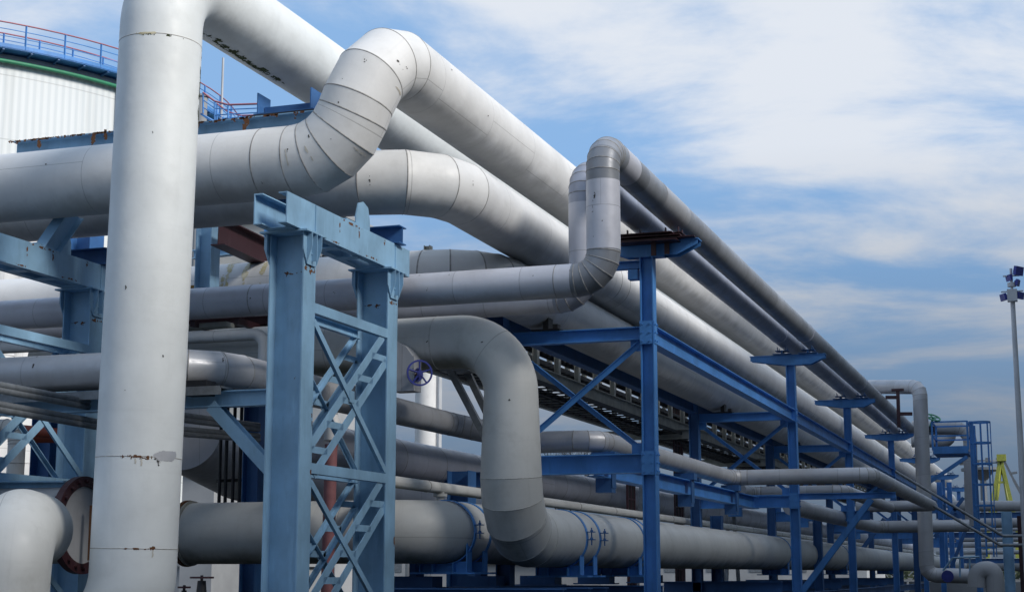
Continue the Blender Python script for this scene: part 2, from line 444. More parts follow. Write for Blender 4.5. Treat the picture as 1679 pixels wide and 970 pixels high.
def flat_patch(m, c, u, v, su, sv, seed=0, cell=.014, dens=.55):
    """ragged flat flake field centred on c, spanned by unit vectors u, v"""
    nu, nv = int(su / cell), int(sv / cell)
    for i in range(nu):
        for j in range(nv):
            x, y = (i + .5 - nu / 2) * cell, (j + .5 - nv / 2) * cell
            f = noise.fractal(V((x * 11 + seed * 3.3, y * 11, seed * 1.7)), .6, 2, 4) * .5 + .5
            if f - .35 * ((2 * x / su) ** 2 + (2 * y / sv) ** 2) < 1 - dens: continue
            b = len(m.v)
            for ox, oy in ((-.5, -.5), (.5, -.5), (.5, .5), (-.5, .5)):
                px_, py_ = x + ox * cell, y + oy * cell
                px_ += noise.noise(V((px_ * 37, py_ * 37, 3.))) * cell * .8; py_ += noise.noise(V((px_ * 41, py_ * 35, 8.))) * cell * .8
                m.v.append(c + u * px_ + v * py_)
            m.face((b, b + 1, b + 2, b + 3))
X0, Y0, Z0 = V((1, 0, 0)), V((0, 1, 0)), V((0, 0, 1))
# ------------------------------------------------------------------ world and sun
SUN_EL, SUN_AZ = R_(33), R_(106)      # azimuth clockwise from +Y
w = bpy.data.worlds.new('World'); sc.world = w; w.use_nodes = True; t = w.node_tree
for n in list(t.nodes): t.nodes.remove(n)
sky = N(t, 'ShaderNodeTexSky', sky_type='NISHITA'); sky.sun_disc = False; sky.sun_elevation = SUN_EL; sky.sun_rotation = SUN_AZ
sky.air_density = 1.0; sky.dust_density = 0.6; sky.ozone_density = 1.5
tc = N(t, 'ShaderNodeTexCoord').outputs['Generated']
s3 = N(t, 'ShaderNodeSeparateXYZ'); t.links.new(tc, s3.inputs[0])
zc = math_(t, 'ADD', math_(t, 'MAXIMUM', s3.outputs[2], 0.0), 0.16)
cb = N(t, 'ShaderNodeCombineXYZ')
t.links.new(math_(t, 'DIVIDE', s3.outputs[0], zc), cb.inputs[0]); t.links.new(math_(t, 'DIVIDE', s3.outputs[1], zc), cb.inputs[1])
rot = N(t, 'ShaderNodeMapping'); rot.inputs['Rotation'].default_value = (0, 0, R_(-19)); rot.inputs['Location'].default_value = (11.0, 1.0, 15.4)
rot.inputs['Scale'].default_value = (1.0, 1.0, 1.0); t.links.new(cb.outputs[0], rot.inputs['Vector'])
cv = mapping(t, rot.outputs[0], (0.62, 0.85, 1))
n1 = tex_noise(t, cv, 2.6, 10, 0.58, 0.25)
n2 = tex_noise(t, mapping(t, rot.outputs[0], (0.3, 0.8, 1), (5, 2, 1)), 1.3, 3, 0.5)
cl = math_(t, 'ADD', math_(t, 'MULTIPLY', n1, 0.72), math_(t, 'MULTIPLY', n2, 0.38))
el = s3.outputs[2]
cl = math_(t, 'ADD', cl, ramp(t, el, 0.14, 0.34, -0.02, 0.005))
cm = math_(t, 'MULTIPLY', ramp(t, cl, 0.476, 0.65, 0.10, 0.98), ramp(t, el, 0.0, 0.14, 0.5, 1.0))
skyc = mix(t, 1.0, sky.outputs[0], (0.52, 0.84, 1.22), 'MULTIPLY')
skyc = mix(t, 0.8, skyc, (2.7, 5.4, 9.4))
cloudc = mix(t, ramp(t, el, 0.0, 0.34), (7.0, 7.6, 8.6), (8.6, 9.1, 9.9))
c = mix(t, cm, skyc, cloudc)
c = mix(t, ramp(t, el, 0.0, 0.2, 0.62, 0.0), c, (5.3, 6.3, 8.0))
dk = math_(t, 'MINIMUM', math_(t, 'MAXIMUM', math_(t, 'MULTIPLY_ADD', el, 3.0, 0.22), 0.18), 1.0)
cbk = N(t, 'ShaderNodeCombineXYZ')
for i in range(3): t.links.new(dk, cbk.inputs[i])
bk = math_(t, 'MULTIPLY', dk, ramp(t, s3.outputs[1], -0.6, 0.5, 0.85, 1.0))
for i in range(3): t.links.new(bk, cbk.inputs[i])
c = mix(t, 1.0, c, cbk.outputs[0], 'MULTIPLY')
bg = N(t, 'ShaderNodeBackground'); bg.inputs['Strength'].default_value = 0.09; t.links.new(c, bg.inputs[0])
wo = N(t, 'ShaderNodeOutputWorld'); t.links.new(bg.outputs[0], wo.inputs[0])
sl = bpy.data.lights.new('sun', 'SUN'); sl.energy = 3.3; sl.angle = R_(18); sl.color = (1.0, 0.95, 0.88)
so = bpy.data.objects.new('sun', sl); col.objects.link(so)
sd_ = V((math.sin(SUN_AZ) * math.cos(SUN_EL), math.cos(SUN_AZ) * math.cos(SUN_EL), math.sin(SUN_EL)))
so.rotation_euler = sd_.to_track_quat('Z', 'Y').to_euler(); so.location = (20, -20, 40)
# ------------------------------------------------------------------ ground
m = MB(); n = 3000
m.v = [V((-n, -200, 0)), V((n, -200, 0)), V((n, n, 0)), V((-n, n, 0))]; m.face((0, 1, 2, 3))
tag(m.build('ground', M['ground']), kind='structure')
m = MB(); m.v = [V((-4, 6, .004)), V((9, 6, .004)), V((9, 260, .004)), V((-4, 260, .004))]; m.face((0, 1, 2, 3))
tag(m.build('road', plain_mat('asphalt', (0.055, 0.055, 0.057), 0.25, 0.9, 1.5)), kind='structure')

# ================================================================== the large pipes
YB = 22.3
C2 = at(618, 82, Y=YB); XB = C2.x
Ba = at(180, 296, Y=YB); C1 = at(553, 256, Y=YB); C1.z = Ba.z = (C1.z + Ba.z) / 2
BZ = C2.z
pB = pipe('overhead_pipe', 'big white pipe with segmented S bend rising over the light blue frame', [V((-27, YB, C1.z)), C1, C2, V((XB, 150, BZ))], 0.585, M['white'],
          R=[1.05, 0.88], n=[4, 3], miter=True, seams=[27 + C1.x - 1.25 - .0, 27 + C1.x - 2.9], group='large white pipes', bw=0.024, bead=.0045)
YA = 19.7
colx = at(229, 750, Y=YA).x
ax_t = at(266, 50, Y=YA).x; XA = (colx + ax_t) / 2
aZ = at(266, -50, Y=YA).z
pA = pipe('riser_pipe', 'thick white vertical pipe standing in front at left, turning back overhead', [V((colx - 6, YA, 0.62)), V((colx - .05, YA, 0.62)), V((ax_t, YA, aZ)), V((ax_t, 150, aZ))], 0.605, M['column'],
          R=[1.1, 0.95], n=[18, 18], seams=(), bead=0.003, bw=0.02, group='large white pipes')
YE = 24.0
Ec = at(712, 290, Y=YE); XE = Ec.x
El = at(429, 307, Y=YE)
pE = pipe('overhead_pipe', 'big white pipe bending back just right of the S bend, under the highest pipe', [V((-27, YE, Ec.z)), Ec, V((XE, 150, Ec.z))], 0.55, M['white'],
          R=1.25, n=3, miter=True, step=0, seams=[27 + Ec.x + 9.5, 27 + Ec.x + 10.2, 27 + Ec.x - 5.0], group='large white pipes', bw=0.024, bead=.0045)
YN = 27.4
Nc = at(795, 452, Y=YN)
NZ = Nc.z
pN = pipe('overhead_pipe', 'big white pipe with ochre stains behind the light blue frame, lowest of the three overhead', [V((-26, YN, Nc.z)), Nc, V((Nc.x, 150, Nc.z))], 0.56, M['white'],
          R=1.2, n=4, miter=True, group='large white pipes', bw=0.03)
print('B', C1, C2, 'A', XA, aZ, 'E', Ec, 'N', Nc)
XF = -7.0
YF = 24.85
F2 = at(988, 243, X=XF); YF = F2.y; F1 = at(988, 457, Y=YF); F1.x = XF
pF = pipe('rack_pipe', 'grey clad pipe with segmented riser, outermost on top of the blue rack', [V((-24, YF, F1.z)), V((XF, YF, F1.z)), V((XF, YF, F2.z)), V((XF, 82, F2.z))], 0.283, M['zinc'],
          R=[.46, .42], n=[5, 5], miter=True, seams=[17 - .8, 17 - 4.0, 17 - 6.5, 17 - .46 + .72 + .15, 17 - .46 + .72 + 1.23], group='grey clad rack pipes', bw=0.02, bead=0.006, step=None)
XG = -7.78
G2 = at(957, 283, X=XG); YG = G2.y; G1 = at(957, 486, Y=YG)
pG = pipe('rack_pipe', 'bluish clad pipe with riser half hidden behind the outermost riser', [V((-24, YG, G1.z)), V((XG, YG, G1.z)), V((XG, YG, G2.z)), V((XG, 82, G2.z))], 0.275, M['bluezinc'],
          R=[.46, .42], n=[5, 5], miter=True, seams=[16.2 - 5], group='grey clad rack pipes', bw=0.02, bead=0.006)
print('F', F1, F2, 'G', G1, G2)
# light cladding on the risers and cross runs
def sleeve(p, s0, s1, mat, name='cladding_sleeve', dr=0.003, seg=48, label=None):
    m = MB(); a, t0 = frame_at(p, s0); b, _ = frame_at(p, s1); sd, u = basis(b - a); r = p.rad(s0) + dr; L = (b - a).length
    for c in (a, b):
        for i in range(seg):
            q = 2 * math.pi * i / seg; m.v.append(c + sd * math.cos(q) * r + u * math.sin(q) * r)
    for i in range(seg):
        j = (i + 1) % seg; m.face((i, j, seg + j, seg + i), [(s0, i / seg), (s0, (i + 1) / seg), (s0 + L, (i + 1) / seg), (s0 + L, i / seg)], 0, True)
    o = m.build(name, mat, p.o)
    if label: o['label'] = label
    return o
for p, rx in ((pF, 17.0), (pG, 24 + XG)):
    zz = (F2.z if p is pF else G2.z) - (F1.z if p is pF else G1.z)
    sleeve(p, 0.1, rx - .52, M['lav'], label='pale cross run cladding')
    arc = .46 * math.pi / 2 * .99
    s0 = rx - .46 + arc
    sleeve(p, s0 + .02, s0 + zz - .46 - .42 - .16, M['lav'], label='pale riser cladding')
SF = pF.L[-1] - (82 - YF) # s of F2 corner start approx
for a, b in ((0.5, 1.35), (3.3, 5.3)):
    sleeve(pF, SF + a + .2, SF + b + .2, M['lav'] if a < 1 else M['grey'], label='pale cladding band')
# hollows between: pipe on the near side, J
YJ = 25.8; XJ = -8.9
Jc = at(838, 556, X=XJ); YJ = Jc.y; P2Z = EYE + 0.62
Jl = V((-18.5, YJ, Jc.z))
Lx = 18.5 + XJ
vz = Jc.z - P2Z
sv0 = Lx - .95 + .95 * math.pi / 2
pJ = pipe('loop_pipe', 'pale grey pipe dropping in a smooth bend in the middle, then running low', [Jl, V((XJ, YJ, Jc.z)), V((XJ, YJ, P2Z)), V((XJ, 160, P2Z))], 0.47, M['low'],
          R=[.95, .98], n=[14, 4], miter=(2,), rv=[(0, .455), (sv0 + .1, .47), (sv0 + .45, .53), (1000, .53)], seams=[Lx - 1.35, sv0 + .12, sv0 + .47, sv0 + 1.15, 999], bead=.004, bw=.02, seam_mi=2, group='large low pipes')
print('J', Jc, YJ)
XP1 = -10.3; YP1 = 25.7; ZP1 = EYE + .70
P1l = at(316, 871, Y=YP1).x
pP = pipe('low_pipe', 'pale grey low pipe bending back between the light blue frame and the drop pipe', [V((P1l, YP1, ZP1)), V((XP1, YP1, ZP1)), V((XP1, 150, ZP1))], 0.55, M['low'],
          R=.95, n=12, seams=[(XP1 - P1l) - .95 + .6], group='large low pipes', bead=.004, seam_mi=2)
# Q: mid-size zigzag pipe
XQ = -12.0
q0 = at(345, 600, X=XQ); q1y = at(800, 717, X=XQ).y; QZ = q0.z
q1y = 31.0
q2 = at(980, 722, Y=q1y); XQ2 = q2.x; QL = q0.z; QZ = q2.z; print('QZ', q0, q2)
q3y = at(1197, 789, X=XQ2).y; q3x = at(1428, 785, Y=q3y).x
pQ = pipe('zigzag_pipe', 'medium pale pipe zigzagging outwards past the rack posts at mid height', [V((-20, q0.y, QL)), V((XQ, q0.y, QL)), V((XQ, q1y, QL)), V((XQ2 - 1.3, q1y, QZ)), V((XQ2, q1y, QZ)), V((XQ2, q3y, QZ)), V((q3x, q3y, QZ)), V((q3x, 66, QZ)), V((q3x - 3, 66, QZ))],
          0.22, M['grey'], R=[.9, .5, .5, .5, .5, .3, .4], n=3, miter=True, rv=[(0, .29), (12, .285), (20, .22), (1000, .21)], group='medium zigzag pipes', bead=.005, bw=.02)
pR = pipe('duct_pipe', 'long dull lavender clad pipe low behind the drop pipe', [V((-14, 27.5, at(887, 793, X=-14).z)), V((-14, 160, at(887, 793, X=-14).z))], 0.46, M['lav'], step=2.4, bead=.004, bw=.02)
pR2 = pipe('duct_pipe', 'fat dull grey clad vessel pipe behind the four dark conduits', [at(300, 705, Y=30.5), at(395, 760, Y=34.5), V((-16, 42, 3.2))], 0.88, M['grey'], R=1, n=5, miter=True)
zt = EYE + 1.42
XT = -10.95; zt = EYE + 1.55
pT = pipe('small_pipe', 'slim pale pipe running above the large low pipes with a short tee down', [V((XT, 21.3, zt)), V((XT, 150, zt))], 0.105, M['low'], step=3.2, step0=2.5, bead=.006, seg=24)
tp = at(722, 800, X=XT)
mm = MB(); mm.cyl(V((XT, tp.y, zt)), V((XT, tp.y, zt - .62)), .075, 20); mm.cyl(V((XT, tp.y, zt - .1)), V((XT, tp.y, zt - .16)), .13, 20)
mm.build('tee_branch', M['low'], pT.o)
# W second zigzag
wy = 52.0; wz = at(1300, 806, Y=wy).z; wx0 = at(1228, 806, Y=wy).x; wx1 = at(1386, 806, Y=wy).x
pW = pipe('zigzag_pipe', 'medium pale pipe zigzagging lower down behind the second rack post', [V((wx0, 50.5, wz)), V((wx0, wy, wz)), V((wx1, wy, wz)), V((wx1, 66, wz))], .2, M['grey'], R=.4, n=3, miter=True, group='medium zigzag pipes', bead=.005)
wa = at(1311, 833, X=-8.0); wz2 = wa.z; wb = at(1590, 862, Z=wz2); print('W2', wa, wb)
pW2 = pipe('zigzag_pipe', 'medium pale pipe passing low behind the third rack post then across to the right', [V((-8.0, 50, wz2)), V((-8.0, 74, wz2)), at(1590, 861, Y=74)], .27, M['grey'], R=.5, n=3, miter=True, group='medium zigzag pipes', bead=.005)
# S small white elbow
sy = 24.9
s1_ = at(434, 547, Y=sy); s0_ = V((-19, sy, s1_.z)); s2_ = at(434, 640, Y=sy); s2_.x = s1_.x
pS = pipe('small_pipe', 'small cream pipe elbowing down beside the left frame post', [s0_, s1_, s2_], .11, M['white'], R=.22, n=8, seg=24)
dy = 29.0
dz = at(400, 566, Y=dy).z
pD = pipe('spiral_duct', 'dull steel spiral duct seen through the top of the light blue frame', [V((-19, dy, dz)), V((at(600, 560, Y=dy).x, dy, dz))], .22, M['zinc'], step=.28, bead=.012, bw=.03, seg=32)
dz2 = at(400, 598, Y=dy).z - .05
pD2 = pipe('small_pipe', 'pale pipe directly under the steel spiral duct', [V((-19, dy + .4, dz2)), V((at(640, 600, Y=dy).x, dy + .4, dz2))], .24, M['low'], step=2.1, seg=32)
# lower left foreground elbow
la = at(30, 960, Y=18.6)
zl_ = at(50, 864, Y=18.6).z
pL = pipe('low_pipe', 'fat white elbow pipe cut by the bottom left corner', [V((la.x - .05, 18.4, 0.0)), V((la.x, 18.4, zl_)), V((la.x - .78, 20.0, zl_)), ], .55, M['low'], R=.66, n=14, seams=())

# ================================================================== unseen block added right of the camera to shade the lower and far pipes
def shed():
    root = thing('shade_block', 'long unseen block added right of the viewpoint to shade the pipe rack', 'building', V((24, 30, 0)))
    m = MB(); m.box((24, -5, 9.9), 22, 90, 19.8); m.build('wall', M['concrete'], root)
    m = MB(); m.box((24, 95, 12.8), 22, 110, 25.6); m.build('wall', M['concrete'], root)
    m = MB(); m.box((24, -5.2, 20.0), 22.8, 90, .4); m.build('roof', M['galv'], root)
    m = MB(); m.box((24, 95, 25.8), 22.8, 111, .4); m.build('roof', M['galv'], root)
    for k in range(20):
        m = MB(); m.box((12.96, -40 + k * 7.2, 5), .1, 4, 2.2); m.build('window', M['galv'], root)
    return root
shed()
sc.view_settings.view_transform = 'Standard'; sc.view_settings.look = 'None'; sc.view_settings.exposure = 0; sc.view_settings.gamma = 1
# ================================================================== light blue frame
FX = -10.58
tb_t = at(465, 311, X=FX + .25).z        # top of beam
tb_b = tb_t - .46
PW, PD = .56, .40                         # column web width (X) and flange width (Y)
fy = [20.75, 23.85]
def angle_bar(m, p0, p1, w=.09, up=X0, side=1):
    m.bar(p0, p1, w, .012, up=up)
    sd, u = basis(p1 - p0, up)
    m.bar(p0 + sd * side * (w / 2) - u * w * .35, p1 + sd * side * (w / 2) - u * w * .35, .012, w * .7, up=up)
def make_frame():
    root = thing('support_frame', 'light blue laced steel frame carrying the big pipes in front of the drop pipe', 'support frame', V((FX, (fy[0] + fy[1]) / 2, 0)), 'light blue laced support frames')
    # top beam: two channels, toes inward
    y0, y1 = fy[0] - .75, fy[1] + .72
    for s in (1, -1):
        m = MB(); b = .46 / 2; zc = tb_t - b
        m.bar(V((FX + s * .26, y0, zc)), V((FX + s * .26, y1, zc)), .016, .46)
        for k in (1, -1): m.bar(V((FX + s * .19, y0, zc + k * (b - .01))), V((FX + s * .19, y1, zc + k * (b - .01))), .125, .018)
        m.build('top_beam', M['lblue'], root)
    m = MB()
    for k in range(6):
        yy = y0 + .35 + k * (y1 - y0 - .7) / 5
        for zz in (tb_b + .002,): m.box((FX, yy, zz - .008), .40, .22, .012)
    m.build('batten_plate', M['lblue'], root)
    m = MB()
    for yy in (fy[0] + .18, fy[1] + .1): m.box((FX + .276, yy, tb_t - .23), .014, .03, .44)
    m.build('stiffener', M['lblue'], root)
    for yc in fy:
        m = MB()
        ct = tb_b - .04
        m.box((FX, yc, ct / 2), PW - .04, .016, ct)
        for s in (1, -1): m.box((FX + s * (PW / 2 - .01), yc, ct / 2), .022, PD, ct)
        co = m.build('column', M['lblue'], root)
        m = MB(); m.box((FX, yc, tb_b - .022), PW + .22, PD + .26, .026); m.build('cap_plate', M['lblue'], co)
        g = MB()
        # tapered gussets under the cap: on both flanges and across the front
        for s in (1, -1):
            x = FX + s * (PW / 2 + .012)
            pr = [(-PD / 2 - .07, 0), (PD / 2 + .07, 0), (PD / 2 + .07, -.26), (PD / 2 - .06, -.46), (-PD / 2 + .06, -.46), (-PD / 2 - .07, -.26)]
            b = len(g.v)
            for dx in (0, s * .016):
                for yy, zz in pr: g.v.append(V((x + dx, yc + yy, tb_b - .037 + zz)))
            nn = len(pr); g.face(range(b, b + nn)); g.face(range(b + nn, b + 2 * nn))
            for i in range(nn): j = (i + 1) % nn; g.face((b + i, b + j, b + nn + j, b + nn + i))
            g.box((x + s * .06, yc, tb_b - .24), .09, .014, .40)
            for q in (1, -1):
                pp = [(0, 0), (s * -.02, 0), (s * -.02, -.40), (s * 0, -.44)]
        for q in (1, -1):
            for s in (1, -1):
                xa, zt_ = FX + s * (PW / 2 + .03), tb_b - .037
                b = len(g.v); pr = [(xa, zt_), (xa + s * .085, zt_), (xa + s * .085, zt_ - .2), (xa, zt_ - .44)]
                for dy_ in (0, q * .014):
                    for a_, z_ in pr: g.v.append(V((a_, yc + q * (PD / 2 - .05) + dy_, z_)))
                g.face(range(b, b + 4)); g.face(range(b + 4, b + 8))
                for i in range(4): j = (i + 1) % 4; g.face((b + i, b + j, b + 4 + j, b + 4 + i))
        g.build('gusset', M['lblue'], co)
    for yc in fy:
        m = MB()
        for dy_ in (-.15, 0, .15):
            for dz_ in (.09, .30): q = V((FX + PW / 2 + .028, yc + dy_, tb_b - dz_ - .03)); m.cyl(q, q + X0 * .02, .018, 6)
        m.build('bolt', M['lblue'], root)
    # ties and lacing on both flange planes
    ya, yb = fy[0] + PD / 2, fy[1] - PD / 2
    xx = FX + PW / 2
    z1 = at(512, 503, X=xx).z; z1b = z1; z2 = at(505, 766, X=xx).z
    zt0 = z1
    for s in (1, -1):
        x = FX + s * (PW / 2 - .005)
        for zz in (z1, z2):
            m = MB(); m.bar(V((x, ya, zz)), V((x, yb, zz)), .012, .15); m.bar(V((x - s * .045, ya, zz + .07)), V((x - s * .045, yb, zz + .07)), .09, .012)
            m.bar(V((x - s * .045, ya, zz - .07)), V((x - s * .045, yb, zz - .07)), .09, .012)
            m.build('tie_beam', M['lblue'], root)
        for (za, zb) in ((z1 - .1, z2 + .12), (z2 - .1, z2 - (z1 - z2) + .2), ):
            d = MB(); d.bar(V((x, ya, za - .1)), V((x, yb, zb)), .012, .10); d.bar(V((x - s * .04, ya, za - .1)), V((x - s * .04, yb, zb)), .08, .012)
            d.build('diagonal_brace', M['lblue'], root)
            d = MB(); P0, P1 = V((x - s * .02, ya, zb - .05)), V((x - s * .02, yb, za - .12)); dr = (P1 - P0).normalized(); pr = V((0, -dr.z, dr.y))
            for o in (.20, -.20):
                a, b_ = P0 + pr * o, P1 + pr * o
                a = a + dr * max(0, (ya - a.y) / dr.y); b_ = b_ - dr * max(0, (b_.y - yb) / dr.y)
                if b_.z > a.z: d.bar(a, b_, .012, .15); d.bar(a - V((s * .03, 0, 0)), b_ - V((s * .03, 0, 0)), .06, .012)
            L = (P1 - P0).length; nb = max(3, int(L / .6))
            for k in range(nb):
                c = P0 + dr * L * (k + .5) / nb
                hw = .20
                if ya + hw * .8 < c.y < yb - hw * .8: d.bar(c - Y0 * .29, c + Y0 * .29, .012, .10)
            d.build('laced_brace', M['lblue'], root)
        m = MB(); c = V((x + s * .008, (ya + yb) / 2, (z1 + z2) / 2)); m.box(c, .012, .16, .18); m.build('node_plate', M['lblue'], root)
    # saddles on top
    m = MB()
    yc = YB; zr = tb_t
    pr = [(-.34, 0), (.34, 0), (.34, .22), (.24, .44), (.0, .50), (-.24, .44), (-.34, .22)]
    for dx in (.12,):
        b = len(m.v)
        for q in (0, .02):
            for yy, zz in pr: m.v.append(V((FX + dx + q, YB + .62 + yy * .8, zr + zz)))
        nn = len(pr); m.face(range(b, b + nn)); m.face(range(b + nn, b + 2 * nn))
        for i in range(nn): j = (i + 1) % nn; m.face((b + i, b + j, b + nn + j, b + nn + i))
    m.box((FX, YB, tb_t + .02), .5, .5, .04)
    m.build('saddle', M['lblue'], root)
    m = MB(); m.ibeam(V((FX - .9, YE + .05, tb_t + .16)), V((FX + .36, YE + .05, tb_t + .16)), .30, .30, .018, .014); m.build('stub_beam', M['dblue'], root)
    m = MB(); xf = FX + .2695
    flat_patch(m, V((xf, 22.15, tb_t - .03)), Y0, Z0, .9, .05, 1, dens=.60); flat_patch(m, V((xf, 22.5, tb_t - .12)), Y0, Z0, .05, .22, 2); flat_patch(m, V((xf, 21.78, tb_t - .16)), Y0, Z0, .05, .3, 3)
    flat_patch(m, V((xf, 21.6, tb_b + .03)), Y0, Z0, .4, .04, 4, dens=.6); flat_patch(m, V((xf, 23.0, tb_b + .04)), Y0, Z0, .5, .05, 5, dens=.6); flat_patch(m, V((xf, 23.5, tb_t - .1)), Y0, Z0, .06, .25, 6, dens=.5)
    xg = FX + PW / 2 + .004
    flat_patch(m, V((xg, fy[0], tb_b - .56)), Y0, Z0, .36, .14, 7, dens=.62); flat_patch(m, V((xg, fy[1], tb_b - .56)), Y0, Z0, .36, .08, 8, dens=.58)
    for yc in fy: flat_patch(m, V((FX, yc - .012, tb_b - .60)), X0, Z0, .46, .10, 9 + yc, dens=.48)
    for k, (zz, h) in enumerate(((3.1, .3), (2.2, .2), (4.0, .4))): flat_patch(m, V((xg, fy[k % 2] + .17, zz)), Y0, Z0, .05, h, 20 + k, dens=.5)
    m.build('rust_stain', M['rust'], root)['kind'] = 'stuff'
    return root
frame = make_frame()
fr2 = copy_tree(frame); fr2.location.x += -5.7
fr2['label'] = 'light blue laced steel frame at far left, mostly behind the thick vertical pipe'
# cross beam between the two frames under the zigzag pipe, with knee brace
zc = at(420, 652, Y=21.0).z
root = thing('cross_beam', 'light blue cross beam under the zigzag pipe, left of the laced frame, with diagonal knee', 'beam', V((-13, 21.0, zc)))
m = MB(); m.ibeam(V((-15.9, 21.0, zc)), V((FX - .3, 21.0, zc)), .22, .24, .018, .014); m.build('beam', M['lblue'], root)
m = MB(); m.ibeam(at(350, 665, Y=21.0), at(447, 772, Y=21.0), .19, .2, .018, .014, up=Y0); m.build('knee_brace', M['lblue'], root)
# rusty I-beam carrying the thick pipe
zb = at(495, 187, Y=23.3).z
root = thing('pipe_beam', 'grey blue beam with rust streaked top edge behind the big white cross pipe', 'beam', V((-15, 23.3, zb)))
x0, x1 = at(28, 243, Y=23.3).x, at(533, 180, Y=23.3).x
m = MB(); m.ibeam(V((x0, 23.3, zb - .2)), V((x1, 23.3, zb - .2)), .30, .40, .02, .014); m.build('beam', M['lblue'], root)
m = MB(); rnd = random.Random(3); xx = x0 + .1; yf = 23.3 - .1515
while xx < x1 - .3:
    hh = rnd.uniform(.04, .16) if rnd.random() < .8 else .34
    flat_patch(m, V((xx, yf, zb - hh * .35)), X0, Z0, rnd.uniform(.05, .14), hh, int(xx * 7), cell=.018, dens=.62)
    flat_patch(m, V((xx, yf, zb - .012)), X0, Z0, rnd.uniform(.2, .6), .045, int(xx * 5), cell=.018, dens=.66)
    xx += rnd.uniform(.12, .4)
m.build('rust_stain', M['rust'], root)['kind'] = 'stuff'
for k, x in enumerate((-14.35, -11.9)):
    m = MB(); m.ibeam(V((x, 23.15, 0)), V((x, 23.15, zb - .402)), .26, .28, .018, .014, up=Y0); m.build('post', M['dblue'], root)
# saddle of the thick pipe
SX = ax_t + .22
root = thing('pipe_saddle', 'blue box saddle holding the thick pipe above the rusty beam', 'saddle', V((SX, 23.4, zb)))
m = MB(); m.box((SX, 23.45, zb + .04), 1.12, .5, .04); m.box((SX, 23.45, zb + .14), .95, .02, .18)
m.box((SX - .50, 23.45, zb + .24), .02, .45, .38); m.box((SX + .50, 23.45, zb + .24), .02, .45, .38)
m.build('cradle', M['dblue'], root)
m = MB(); m.box((SX, 23.45, zb + .012), 1.3, .6, .02); m.build('slide_plate', M['cable'], root)

